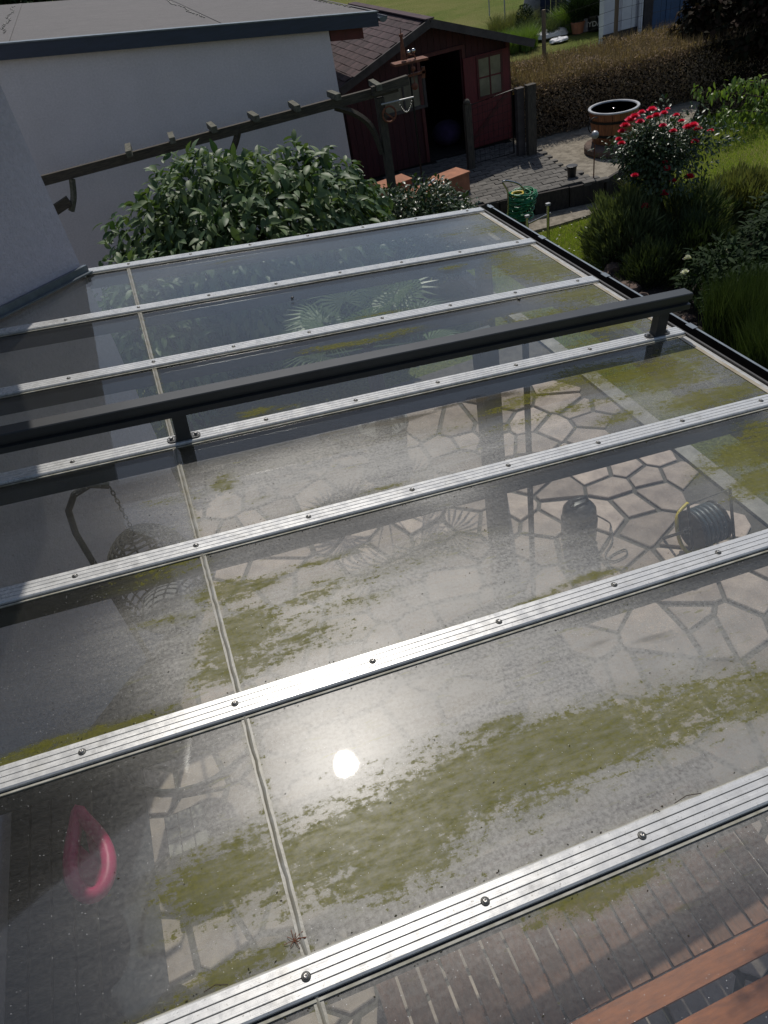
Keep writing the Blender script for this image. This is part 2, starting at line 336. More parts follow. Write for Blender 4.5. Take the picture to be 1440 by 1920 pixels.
def glass_top():
    m, t, b = nodes('dirty_roof_glass'); t.nodes.remove(b)
    v = mapping(t)                                   # pane meshes are laid out along the bars: x down the slope
    st = mapping(t, (.9, 7, 1)); fine = mapping(t, (5, 34, 1))
    A = t.nodes.new('ShaderNodeAttribute'); A.attribute_name = 'algae'
    Du = t.nodes.new('ShaderNodeAttribute'); Du.attribute_name = 'dust'
    Wt = t.nodes.new('ShaderNodeAttribute'); Wt.attribute_name = 'wet'
    n1 = noise(t, st, 2.4, 8, .72, .4); n2 = noise(t, fine, 2.2, 7, .8); n3 = noise(t, v, 90, 3, .7); n4 = noise(t, v, 7, 7, .65)
    br = mth(t, 'ADD', mth(t, 'MULTIPLY', n1, .45), mth(t, 'ADD', mth(t, 'MULTIPLY', n2, .3), mth(t, 'MULTIPLY', n3, .25)))
    # algae: the mapped growth, broken up along the flow of the water
    am = mth(t, 'ADD', A.outputs['Fac'], mth(t, 'MULTIPLY', mth(t, 'SUBTRACT', br, .5), 2.3))
    n5 = noise(t, v, 42, 6, .8); n6 = noise(t, mapping(t, (1, 2.6, 1)), 16, 8, .78)
    am = mth(t, 'ADD', am, mth(t, 'MULTIPLY', mth(t, 'SUBTRACT', n5, .5), 1.7)); am = mth(t, 'ADD', am, mth(t, 'MULTIPLY', mth(t, 'SUBTRACT', n6, .5), 1.3))
    soft = mth(t, 'MULTIPLY', rng(t, A.outputs['Fac'], .15, .7, 0, .5), rng(t, n1, .3, .6, .4, 1))
    alg = mth(t, 'MAXIMUM', soft, rng(t, am, .44, .60, 0, .9))
    alg = mth(t, 'MULTIPLY', alg, rng(t, n6, .35, .62, .62, 1))
    # dark little flecks of moss in rows
    nf = noise(t, mapping(t, (9, 46, 1)), 1.0, 5, .7); fl = mth(t, 'MULTIPLY', rng(t, nf, .585, .64), rng(t, n4, .44, .56)); fl = mth(t, 'MULTIPLY', fl, rng(t, Du.outputs['Fac'], .25, .5, 0, .85))
    # mineral film
    film = mth(t, 'MULTIPLY', mth(t, 'MULTIPLY', Du.outputs['Fac'], rng(t, br, .34, .66, .5, 1.35)), rng(t, n3, .35, .65, .8, 1.2))
    streakw = mth(t, 'MULTIPLY', rng(t, n2, .54, .68, 0, .75), rng(t, n1, .42, .62))
    streakw = mth(t, 'MULTIPLY', streakw, rng(t, Du.outputs['Fac'], .03, .3, .04, .9))
    film = mth(t, 'MAXIMUM', film, streakw)
    vo = t.nodes.new('ShaderNodeTexVoronoi'); vo.inputs['Scale'].default_value = 110; t.links.new(v, vo.inputs['Vector'])
    vc = t.nodes.new('ShaderNodeSeparateColor'); t.links.new(vo.outputs['Color'], vc.inputs[0])
    painted_sparkle = mth(t, 'MULTIPLY', mth(t, 'LESS_THAN', vo.outputs['Distance'], .085), mth(t, 'GREATER_THAN', vc.outputs[0], .72))  # white dots painted in for the sparkle on the glass
    
    film = mth(t, 'MINIMUM', film, .92)
    Gr = rng(t, mth(t, 'ADD', Wt.outputs['Fac'], mth(t, 'MULTIPLY', mth(t, 'SUBTRACT', br, .5), 2.0)), .22, .55, 0, .8)
    dcol = mixc(t, rng(t, n4, .35, .65), (.285,.275,.24), (.20,.197,.175))
    acol = mixc(t, rng(t, n1, .3, .7), (.155,.155,.018), (.24,.225,.048))
    acol = mixc(t, rng(t, n3, .4, .6, 0, .5), acol, (.075,.08,.015))
    def dirt(col):
        d = t.nodes.new('ShaderNodeBsdfDiffuse'); tr = t.nodes.new('ShaderNodeBsdfTranslucent'); s = t.nodes.new('ShaderNodeMixShader')
        s.inputs[0].default_value = .35
        t.links.new(col, d.inputs[0]); t.links.new(col, tr.inputs[0]); t.links.new(d.outputs[0], s.inputs[1]); t.links.new(tr.outputs[0], s.inputs[2]); return s.outputs[0]
    tp = t.nodes.new('ShaderNodeBsdfTransparent'); tp.inputs[0].default_value = (.92,.955,.94,1)
    s1 = t.nodes.new('ShaderNodeMixShader'); t.links.new(film, s1.inputs[0]); t.links.new(tp.outputs[0], s1.inputs[1]); t.links.new(dirt(dcol), s1.inputs[2])
    s2 = t.nodes.new('ShaderNodeMixShader'); t.links.new(mth(t, 'MAXIMUM', alg, mth(t, 'MULTIPLY', fl, .8)), s2.inputs[0]); t.links.new(s1.outputs[0], s2.inputs[1]); t.links.new(dirt(acol), s2.inputs[2])
    gs = t.nodes.new('ShaderNodeMixShader'); t.links.new(Gr, gs.inputs[0]); t.links.new(s2.outputs[0], gs.inputs[1]); t.links.new(dirt(mixc(t, n3, (.10,.085,.05), (.05,.04,.025))), gs.inputs[2]); s2 = gs
    wd = t.nodes.new('ShaderNodeBsdfDiffuse'); wd.inputs[0].default_value = (.85,.85,.85,1)
    s2b = t.nodes.new('ShaderNodeMixShader'); t.links.new(mth(t, 'MULTIPLY', painted_sparkle, .75), s2b.inputs[0]); t.links.new(s2.outputs[0], s2b.inputs[1]); t.links.new(wd.outputs[0], s2b.inputs[2]); s2 = s2b
    h = mth(t, 'ADD', noise(t, mapping(t, (1, 1, 1)), 420, 2, .6), mth(t, 'MULTIPLY', noise(t, v, 5, 2), 60))
    bn = t.nodes.new('ShaderNodeBump'); bn.inputs['Strength'].default_value = .6; bn.inputs['Distance'].default_value = .000012
    t.links.new(h, bn.inputs['Height'])
    wide = mth(t, 'MULTIPLY', mth(t, 'SUBTRACT', 1.0, alg), .009)
    fs = mth(t, 'SUBTRACT', 1.0, mth(t, 'MULTIPLY', alg, .8))
    g3 = t.nodes.new('ShaderNodeBsdfGlossy'); g3.inputs['Roughness'].default_value = .6
    s3 = t.nodes.new('ShaderNodeMixShader'); t.links.new(mth(t, 'MULTIPLY', mth(t, 'MULTIPLY', film, .12), mth(t, 'SUBTRACT', 1.0, alg)), s3.inputs[0]); t.links.new(s2.outputs[0], s3.inputs[1]); t.links.new(g3.outputs[0], s3.inputs[2])
    b2 = t.nodes.new('ShaderNodeBump'); b2.inputs['Strength'].default_value = 1; b2.inputs['Distance'].default_value = .00012
    t.links.new(noise(t, v, 330, 3, .7), b2.inputs['Height'])
    lobes(t, s3.outputs[0], fs, .05, bn.outputs[0], wide, .24, b2.outputs[0])
    return m
def glass_plain(name='clear_glass', tint=(.97,.98,.975), r=.01):
    m, t, b = nodes(name); t.nodes.remove(b)
    tp = t.nodes.new('ShaderNodeBsdfTransparent'); tp.inputs[0].default_value = (*tint, 1); lobes(t, tp.outputs[0], 1.0, r); return m
M['glass'] = glass_top(); M['clear'] = glass_plain(); M['milky'] = mat('dusty_window_glass', (.27,.25,.18), (.16,.145,.11), rough=.15, scale=3, bmp=0)
M['water'] = mat('dark_water', (.01,.012,.012), rough=.05, bmp=0)

# ------------------------------------------------------------------ foliage helpers
def leaf_tpl(L=1., w=.42, fold=.12, droop=.25, n=3):
    # blade along +x, n segments, folded at the midrib
    vs = []; fs = []
    for i in range(n+1):
        f = i/n; hw = w/2*math.sin(math.pi*min(1, .12+f*.88))**.8 if i < n else 0.0
        z = -droop*f*f
        vs += [(f*L, -hw, z+fold*hw*2), (f*L, 0, z), (f*L, hw, z+fold*hw*2)]
    for i in range(n):
        a = i*3; b = a+3
        if i == n-1: fs += [(a, a+1, b+1), (a+1, a+2, b+1)]
        else: fs += [(a, a+1, b+1, b), (a+1, a+2, b+2, b+1)]
    return np.array(vs), fs
def frames(dirs, nrm, roll=None):
    x = dirs/np.linalg.norm(dirs, axis=1, keepdims=True); z = nrm - (nrm*x).sum(1, keepdims=True)*x
    z /= np.linalg.norm(z, axis=1, keepdims=True)+1e-9; y = np.cross(z, x); return np.stack([x, y, z], 2)
def scatter_mesh(name, tpl, pos, Mx, size, material, org, tint=None):
    V, F = tpl; n = len(pos); k = len(V)
    P = np.einsum('nij,kj->nki', Mx, V)*size[:, None, None] + pos[:, None, :] - np.array(org)
    me = D.meshes.new(name); idx = []; ls = []; lt = []; c = 0
    for f in F: idx += list(f)
    idx = np.array(idx); tot = (idx[None, :] + (np.arange(n)*k)[:, None]).ravel()
    sizes = np.array([len(f) for f in F]); lt = np.tile(sizes, n); ls = np.concatenate([[0], np.cumsum(lt)[:-1]])
    me.vertices.add(n*k); me.vertices.foreach_set('co', P.astype(np.float32).ravel())
    me.loops.add(len(tot)); me.loops.foreach_set('vertex_index', tot.astype(np.int32))
    me.polygons.add(len(lt)); me.polygons.foreach_set('loop_start', ls.astype(np.int32)); me.polygons.foreach_set('loop_total', lt.astype(np.int32))
    me.update(calc_edges=True); me.validate()
    at = me.attributes.new('tint', 'FLOAT', 'POINT'); tv = RNG.random(n) if tint is None else tint
    at.data.foreach_set('value', np.repeat(tv, k).astype(np.float32)); me.materials.append(material); return me
def lump(p, s=2.2): return mnoise.noise(Vector(p)*s)
def crown_pts(c, r, n, shell=.35, lumpy=.22, low=-1., seed=0):
    g = np.random.default_rng(seed+11); d = g.normal(size=(n*2, 3)); d /= np.linalg.norm(d, axis=1, keepdims=True); d = d[d[:, 2] > low][:n]
    lum = np.array([lump(q*1.0 + seed, 2.0) + .5*lump(q + seed, 5.) for q in d])
    rad = (1 - shell*g.random(len(d))**1.6) * (1 + lumpy*lum)
    return np.array(c) + d*np.array(r)*rad[:, None], d, rad
def leaves(pos, out, droop=.5, jit=.6, seed=0):
    g = np.random.default_rng(seed+5); n = len(pos)
    dr = out*.8 + g.normal(size=(n, 3))*jit; dr[:, 2] -= droop
    nm = out*.6 + np.array([0, 0, .9]) + g.normal(size=(n, 3))*.35
    return frames(dr, nm)
def stalks(name, n, base, hmin, hmax, lean, w, material, org, seed=0, seg=3):
    # thin bent blades on given base points
    g = np.random.default_rng(seed+31); n = len(base)
    vs = []; h = g.uniform(hmin, hmax, n); a = g.uniform(0, 2*np.pi, n); ln = g.uniform(.1, 1, n)*lean
    a2 = g.uniform(0, np.pi, n); out = np.zeros((n, 2*seg+1, 3)); o = np.array(org)
    for i in range(seg+1):
        f = i/seg; cx = np.cos(a)*ln*h*f*f; cy = np.sin(a)*ln*h*f*f; z = h*f*(1-.25*ln*f)
        ww = w*(1-f*.9)/2
        if i < seg:
            for sgn, k in ((-1, 2*i), (1, 2*i+1)):
                out[:, k, 0] = base[:, 0]+cx+sgn*ww*np.cos(a2); out[:, k, 1] = base[:, 1]+cy+sgn*ww*np.sin(a2); out[:, k, 2] = base[:, 2]+z
        else: out[:, 2*seg, 0] = base[:, 0]+cx; out[:, 2*seg, 1] = base[:, 1]+cy; out[:, 2*seg, 2] = base[:, 2]+z
    F = [(2*i, 2*i+1, 2*i+3, 2*i+2) for i in range(seg-1)] + [(2*seg-2, 2*seg-1, 2*seg)]
    k = 2*seg+1; me = D.meshes.new(name)
    idx = np.array(sum([list(f) for f in F], [])); tot = (idx[None, :] + (np.arange(n)*k)[:, None]).ravel()
    lt = np.tile([len(f) for f in F], n); ls = np.concatenate([[0], np.cumsum(lt)[:-1]])
    me.vertices.add(n*k); me.vertices.foreach_set('co', (out-o).astype(np.float32).ravel())
    me.loops.add(len(tot)); me.loops.foreach_set('vertex_index', tot.astype(np.int32))
    me.polygons.add(len(lt)); me.polygons.foreach_set('loop_start', ls.astype(np.int32)); me.polygons.foreach_set('loop_total', lt.astype(np.int32))
    me.update(calc_edges=True); me.validate()
    at = me.attributes.new('tint', 'FLOAT', 'POINT'); at.data.foreach_set('value', np.repeat(g.random(n), k).astype(np.float32))
    me.materials.append(material); return me
def disc(c, rx, ry, n, seed=0):
    g = np.random.default_rng(seed); a = g.uniform(0, 2*np.pi, n); r = np.sqrt(g.random(n))
    return np.stack([c[0]+rx*r*np.cos(a), c[1]+ry*r*np.sin(a), np.full(n, c[2])], 1)

GP, GL, GS = -3.0, -3.05, -2.7            # patio, lawn, shed paving
# ------------------------------------------------------------------ setting
g_ = MB(); N = 24
xs = np.linspace(-300, 300, 2)
part('ground', MB().add([(-400,-400,GL-.03),(400,-400,GL-.03),(400,400,GL-.03),(-400,400,GL-.03)], [(0,1,2,3)]), M['lawn'], kind='structure')
# flower bed: a low mounded sheet of soil
bedp = [(6.0,2.5),(6.9,4.6),(7.05,7.3),(7.6,8.6),(8.6,9.7),(9.3,9.6),(9.7,8.3),(9.4,6.5),(9.0,2.5)]
part('flower_bed', MB().prism(bedp, GL-.03, GL+.03, .05), M['soil'], kind='structure')
part('gravel_path', MB().prism([(5.66,9.75),(7.6,9.55),(8.95,9.55),(8.95,9.9),(7.6,10.2),(5.66,10.35)], GL-.03, GL+.012), M['grave'], kind='structure')

# patio with crazy paving
patio = part('patio', MB().box(-.9, 5.5, -3.2, 6.6, GP-.12, GP-.022), M['mortar'], org=(2.3,1.7,GP), kind='structure')
part('kerb_strip', MB().box(5.5, 5.66, -3.2, 10.3, GP-.12, GP+.01), M['concrete'], kind='structure')
def clip(poly, mx_, my_, nx, ny):
    out = []
    for i in range(len(poly)):
        a = poly[i]; b = poly[(i+1) % len(poly)]
        da = (a[0]-mx_)*nx+(a[1]-my_)*ny; db = (b[0]-mx_)*nx+(b[1]-my_)*ny
        if da <= 0: out.append(a)
        if da*db < 0: t = da/(da-db); out.append((a[0]+(b[0]-a[0])*t, a[1]+(b[1]-a[1])*t))
    return out
gr = np.random.default_rng(3); seeds = []
for i in range(2, 20):
    for j in range(-1, 18):
        seeds.append((-.9+.345*i+gr.uniform(-.17,.17)+(.10 if j % 2 else 0), -.55+.355*j+gr.uniform(-.16,.16)))
seeds = np.array(seeds); cnt = 0
for s in seeds:
    if not (.1 < s[0] < 5.35 and -.4 < s[1] < 5.7): continue
    poly = [(s[0]-.5,s[1]-.5),(s[0]+.5,s[1]-.5),(s[0]+.5,s[1]+.5),(s[0]-.5,s[1]+.5)]
    dd = np.linalg.norm(seeds-s, axis=1)
    for k in np.argsort(dd)[1:16]:
        q = seeds[k]; L = dd[k]; n = (q-s)/L; mid = (q+s)/2 - n*random.uniform(.014,.026)
        poly = clip(poly, mid[0], mid[1], n[0], n[1])
        if len(poly) < 3: break
    for (ex, ey, nx, ny) in ((5.48,0,1,0),(-.88,0,-1,0)): poly = clip(poly, ex, ey, nx, ny) if len(poly) > 2 else poly
    if len(poly) < 3: continue
    cnt += 1
    if cnt > 298: break
    z1 = GP + gr.uniform(-.006,.006); b = MB().prism(poly, GP-.03, z1, .008)
    part('flagstone', b, M['flag'], patio, org=(s[0], s[1], GP))

# shed paving: a raised terrace of small blocks held by dark palisades
tp_ = [tuple(gz(870,388,GS)[:2]), tuple(gz(1000,362,GS)[:2]), tuple(gz(1132,334,GS)[:2]), (9.4,10.3), (11.0,11.0), (12.2,12.2), (12.2,13.2), (5.2,16.9),(5.0,16.9), (5.0,10.8)]
terr = part('shed_terrace', MB().prism(tp_, GL-.03, GS-.035), M['joint'], org=(7,12,GS), kind='structure')
bm_ = MB().box(-.104,.104,-.058,.058,-.05,0); pm = bm_.mesh('paver', M['paver'])
mod = pm; k = 0
ang = R(-9)
def inpoly(x, y, P):
    c = False
    for i in range(len(P)):
        x0,y0 = P[i]; x1,y1 = P[i-1]
        if (y0 > y) != (y1 > y) and x < (x1-x0)*(y-y0)/(y1-y0)+x0: c = not c
    return c
pav_area = [tp_[0], tp_[1], tp_[2], tuple(gz(1065,318,GS)[:2]), tuple(gz(1000,275,GS)[:2]), (8.3,13.0), (6.0,13.0), (5.9,10.9)]
for i in range(-14, 15):
    for j in range(-16, 20):
        lx = i*.216 + (.108 if j % 2 else 0); ly = j*.125
        X = 7.4 + lx*math.cos(ang) - ly*math.sin(ang); Y = 11.3 + lx*math.sin(ang) + ly*math.cos(ang)
        if not inpoly(X, Y, pav_area): continue
        if k >= 298: continue
        k += 1
        put('paver', pm, terr, (X, Y, GS + random.uniform(-.006,.006)), rot=(random.uniform(-.02,.02), random.uniform(-.02,.02), ang+random.uniform(-.02,.02)))
part('gravel_area', MB().prism([tp_[2],(9.4,10.3),(11,11),(12.2,12.2),(12.2,13.2),(8.3,13.0),tuple(gz(1000,275,GS)[:2]),tuple(gz(1065,318,GS)[:2])], GS-.034, GS-.024), M['grave'], kind='structure')
# palisade edging
pts = [np.array(tp_[9]), np.array(tp_[0]), np.array(tp_[1]), np.array(tp_[2]), np.array(tp_[3])]
ed = thing('palisade_edging', 'dark timber palisade edging that holds up the paved shed terrace above the lawn', 'edging', (7.4,10,GL))
for a, b in zip(pts[:-1], pts[1:]):
    L = np.linalg.norm(b-a); n = max(1, int(round(L/.5)))
    for i in range(n):
        p = a+(b-a)*(i+.02)/n; q = a+(b-a)*(i+.98)/n; nn = np.array([(b-a)[1], -(b-a)[0]])/L*.03
        part('board', MB().bar((p[0]+nn[0], p[1]+nn[1], (GL+GS)/2-.01), (q[0]+nn[0], q[1]+nn[1], (GL+GS)/2-.01), .05, GS-GL+random.uniform(-.03,.01)), M['kerbwood'], ed)

# ------------------------------------------------------------------ house (left) and its unseen overhang
house = thing('house', 'pale rough-rendered house wall with an angled corner that the terrace roof butts against', 'house', (-.2,3.3,GL))
WX = -.6
hp = [(1.08,4.54),(.2,5.4),(-5,5.4),(-5,-4.5),(WX,-4.5),(WX,2.86)]
part('wall', MB().prism(hp, GL-.03, 2.3), M['house'], house)
ep = [(1.41,4.08),(1.30,4.75),(.2,5.8),(-5,5.8),(-5,-4.7),(-.1,-4.7),(-.1,1.5),(.24,1.76),(1.23,2.34),(1.46,3.3)]
part('unseen_eave', MB().prism(ep, 2.302, 2.42), M['anthracite'], house)  # out of view, outline shaped to cast shade and reflect dark in the glass
# ------------------------------------------------------------------ terrace roof
SL = 0.12538; cs, sn = math.cos(SL), math.sin(SL)
def RP(u, v, h=0.): return (u*cs + h*sn, v, -u*sn + h*cs)
BV = [-.74, 0., .7375, 1.471, 2.2093, 3.0, 3.7564, 4.5347]
D_SC = .4158; OFF = {0:.3, 1:1.3571-.4158*2, 2:.9408, 3:.9417, 4:.957, 5:.9616, 6:.9601, 7:1.7932-.4158}
U1 = 3.99; SEAM = 1.372
def ustart(v):
    return WX/cs+.01 if v < 2.86 else (v-3.46)/cs + .01
roof = thing('terrace_roof', 'sloping glass terrace roof with aluminium glazing bars, stained green by algae', 'roof', RP(2, 2.2, -.2))
ROT = Matrix.Rotation(SL, 4, 'Y')
def roofpart(name, mb, mats, parent=None, smooth=False, kind=None, attrs=None):
    # mesh kept in roof coordinates (x down the slope, y across, z normal); the object carries the slope
    me = mb.mesh(name, mats, (0,0,0), smooth)
    if attrs:
        for k_, vals in attrs.items():
            at = me.attributes.new(k_, 'FLOAT', 'POINT'); at.data.foreach_set('value', np.array(vals, np.float32))
    par = parent or roof; o = D.objects.new(name, me); COL.objects.link(o); o.parent = par
    if par is roof: o.location = tuple(-WL[roof.name]); o.rotation_euler = (0, SL, 0)
    WL[o.name] = np.zeros(3); return tag(o, kind=kind)
# stains: (px, py, half length along the bars in m, half width across in m, strength)
def rf(px, py):
    p = hit(px, py, (math.sin(SL), 0, math.cos(SL)), 0); return p[0]/cs, p[1]
ST = [(620,1600,.24,.11,.85),(520,1600,.15,.1,.75),(750,1535,.28,.12,.95),(860,1480,.3,.125,1.),(970,1430,.26,.11,1.),(1100,1390,.3,.10,.95),(1250,1350,.34,.10,.8),(1400,1300,.3,.10,.8),(780,1600,.24,.10,.9),(1000,1500,.25,.09,.6),
      (920,1375,.1,.03,1.),(420,1650,.18,.085,.95),(380,1660,.16,.04,.8),(480,1600,.1,.04,.8),(330,1720,.14,.02,.75),(430,1810,.16,.028,.85),(520,1780,.1,.03,.8),(330,1880,.2,.025,.7),
      (440,1190,.14,.14,1.),(440,1260,.14,.05,.95),(420,1110,.1,.06,.9),(520,1180,.2,.07,.6),(560,1120,.2,.03,.7),(620,1050,.22,.02,.75),(700,1080,.25,.03,.5),(480,1100,.1,.03,.8),(330,1160,.14,.03,.6),(640,1190,.2,.05,.45),
      (100,1405,.14,.022,1.),(200,1375,.12,.026,1.),(270,1345,.1,.02,.8),(1090,1095,.12,.02,1.),(1010,1130,.16,.012,.8),(900,1165,.3,.012,.6),
      (330,1055,.2,.02,.8),(430,900,.06,.06,.8),(340,930,.14,.03,.6),(560,960,.1,.01,.8),(480,940,.05,.01,.8),(700,920,.3,.012,.6),
      (1250,710,.26,.10,.9),(1120,690,.24,.07,.85),(1000,740,.2,.06,.7),(1330,745,.25,.1,.85),(1150,780,.22,.04,.7),(1020,780,.3,.05,.5),(870,800,.25,.03,.5),
      (1410,850,.2,.1,1.),(1330,880,.12,.06,.6),(1430,900,.15,.08,.9),(1300,900,.12,.03,.4),
      (660,645,.24,.035,1.),(740,625,.2,.03,.8),(480,772,.1,.03,.95),(540,765,.1,.02,.6),(1040,590,.4,.12,.6),(1100,640,.25,.05,.6),(1120,560,.15,.14,.6),
      (980,490,.25,.16,.72),(940,480,.14,.09,.8),(850,500,.12,.04,.7),(1030,520,.12,.12,.7),(720,585,.25,.02,.6),(640,560,.2,.012,.3),
      (900,430,.2,.12,.55),(840,440,.12,.03,.55),(430,490,.25,.02,.5),(1000,450,.1,.1,.6),
      (1030,500,.35,.2,.85),(1140,610,.3,.1,.8),(930,430,.25,.15,.65),(1100,550,.3,.2,.7),(1300,660,.3,.08,.8),(1390,760,.25,.06,.85),(1180,700,.35,.06,.9),(1060,720,.25,.05,.8),(1280,690,.2,.05,.8),(1380,730,.2,.08,.9),(1100,760,.3,.035,.7),(950,760,.25,.04,.6),(1000,600,.3,.05,.7),(900,620,.25,.04,.5),(1130,600,.25,.05,.7),(1180,570,.12,.08,.6),(560,1200,.2,.08,.7),(500,1230,.2,.07,.8),(660,1130,.25,.05,.55),(600,1100,.2,.06,.5),(760,1060,.3,.05,.45),(860,1010,.3,.04,.4),(300,1080,.25,.04,.5),(1440,820,.15,.12,.9),(250,1390,.15,.03,.7),(380,1330,.2,.03,.5),(1100,1690,.13,.03,.95),(1190,1655,.08,.02,.8),(1010,1730,.07,.02,.7),(1250,1640,.08,.02,.4),(1190,640,.2,.06,.4)]
ST = [(*rf(a, b), c, d, e) for a, b, c, d, e in ST]
# mineral haze: (px, py, ru, rv, strength)
DU = [(950,830,.3,.15,.45),(1280,1160,.5,.12,.4),(820,860,.25,.15,.4),(900,1250,.4,.12,.4),(600,870,.45,.2,.6),(820,900,.25,.2,.55),(800,1120,.5,.25,.6),(900,1380,.5,.28,.55),(1300,1430,.5,.2,.6),(620,1400,.3,.25,.4),(1150,1290,.5,.08,.4),(760,1130,.75,.26,.72),(900,1150,.45,.2,.5),(1150,1430,.6,.22,.45),(750,1450,.5,.3,.4),(380,1170,.3,.2,.4),(700,850,.5,.2,.4),(1000,1420,.8,.26,.5),(650,1350,.4,.25,.3),(1250,1220,.5,.1,.3),(560,1150,.35,.3,.45),(950,1190,.3,.14,.35),(650,880,.5,.22,.55),(500,910,.3,.25,.5),(850,900,.22,.25,.35),(720,1330,.4,.22,.45),(900,1350,.3,.25,.35),(700,1650,.35,.2,.4),(1050,1500,.5,.3,.5),(1300,1430,.4,.22,.5),(1200,1300,.4,.12,.4),
      (430,1250,.2,.2,.4),(350,1200,.25,.2,.2),(380,980,.2,.15,.25),(430,1750,.2,.15,.2),(1200,760,.4,.2,.4),(1330,700,.4,.3,.55),(1050,540,.5,.4,.35),(1020,470,.3,.5,.45),(900,430,.3,.3,.3),(300,520,.3,.3,.12),(470,480,.4,.15,.12),(1410,900,.25,.2,.4),(600,1850,.3,.15,.08),(420,950,.25,.25,.35)]
DU = [(*rf(a, b), c, d, e) for a, b, c, d, e in DU]
GM = [(*rf(a, b), c, d, e) for a, b, c, d, e in ((740,790,.16,.018,.9),(690,800,.1,.014,.8),(830,765,.10,.016,.8),(900,748,.08,.03,.85),(960,735,.1,.03,.7),(620,812,.1,.01,.6),(1230,1205,.10,.02,.6),(1120,1215,.08,.012,.6),(1340,1250,.08,.02,.4))]
def fields(u, v, bay_v0, bay_v1):
    P = np.stack([u, v], 1)
    wu = np.array([mnoise.noise(Vector((a*2.2, b*5, 1.3))) for a, b in P])*.10; wv = np.array([mnoise.noise(Vector((a*2.5, b*6, 7.7))) for a, b in P])*.045
    Gq = np.zeros(len(u))
    for x, y, ru, rv, s_ in GM: Gq = np.maximum(Gq, s_*np.exp(-(((u+wu-x)/ru)**2+((v+wv*.6-y)/rv)**2)))
    fields.g = Gq
    A = np.zeros(len(u)); Ds = np.full(len(u), .03)
    for x, y, ru, rv, s in ST:
        d = ((u+wu-x)/ru)**2+((v+wv-y)/rv)**2; A = np.maximum(A, s*np.exp(-d*.9)) 
    for x, y, ru, rv, s in DU:
        d = ((u+wu-x)/ru)**2+((v+wv-y)/rv)**2; Ds = 1-(1-Ds)*(1-s*np.exp(-d))
    # dirt collects where the water is held up: at the gutter and along the lower bar of each bay
    Ds = np.maximum(Ds, .5*np.exp(-((U1-u)/.25)**2)); A = np.maximum(A, .5*np.exp(-((U1-u)/.2)**2))
    A = np.maximum(A, .33*np.exp(-((v-bay_v0-.03)/.02)**2)); A = np.maximum(A, .45*np.exp(-((u-SEAM)/.025)**2))
    return A, np.clip(Ds, 0, .86)
GTH = .012
for i in range(7):
    v0 = BV[i]+.012; v1 = BV[i+1]-.012
    for (a, b) in ((None, SEAM-.006), (SEAM+.006, U1-.03)):
        s0 = (ustart(v0) if a is None else a); s1 = (ustart(v1) if a is None else a)
        if a is None: s0 += .02; s1 += .02
        nu = max(4, int((b-min(s0,s1))/.022)); nv = 34
        mb = MB(); vs = []
        for j in range(nv+1):
            v = v0+(v1-v0)*j/nv; us = s0+(s1-s0)*j/nv
            if a is None: us = ustart(v)+.02
            for k2 in range(nu+1): vs.append((us+(b-us)*k2/nu, v, 0.))
        U = np.array([p[0] for p in vs]); V = np.array([p[1] for p in vs]); A_, D_ = fields(U, V, v0, v1)
        n = nu+1; fs = [(j*n+k2, j*n+k2+1, (j+1)*n+k2+1, (j+1)*n+k2) for j in range(nv) for k2 in range(nu)]
        mb.add(vs, fs, 0)
        ring = [k2 for k2 in range(n)] + [j*n+nu for j in range(1, nv+1)] + [nv*n+k2 for k2 in range(nu-1, -1, -1)] + [j*n for j in range(nv-1, 0, -1)]
        low = [(vs[r][0], vs[r][1], -GTH) for r in ring]; K = len(vs); m_ = len(ring)
        mb.v += low; mb.f += [(ring[q], K+q, K+(q+1) % m_, ring[(q+1) % m_]) for q in range(m_)]; mb.m += [1]*m_
        mb.f.append(tuple(K+q for q in range(m_-1, -1, -1))); mb.m.append(1)
        A_ = np.concatenate([A_, np.zeros(m_)]); D_ = np.concatenate([D_, np.zeros(m_)])
        roofpart('glass_pane', mb, [M['glass'], M['clear']], attrs={'algae': A_, 'dust': D_, 'wet': np.concatenate([fields.g, np.zeros(m_)])})
    # the joint between upper and lower pane
    if ustart(v0) < SEAM:
        q = MB(); n = 24
        for sgn, w_, mi in ((0, .016, 0),):
            c = []
            for j in range(n+1):
                v = v0+(v1-v0)*j/n; c.append((SEAM+random.uniform(-.0015,.0015), v, .001+random.uniform(0,.001)))
            q.tube(c, [.0048+random.uniform(-.0008,.0008) for _ in c], 6)
        q.box(SEAM-.0105, SEAM+.0105, v0, v1, .0005, .002); roofpart('sealant_strip', q, M['sealant'])
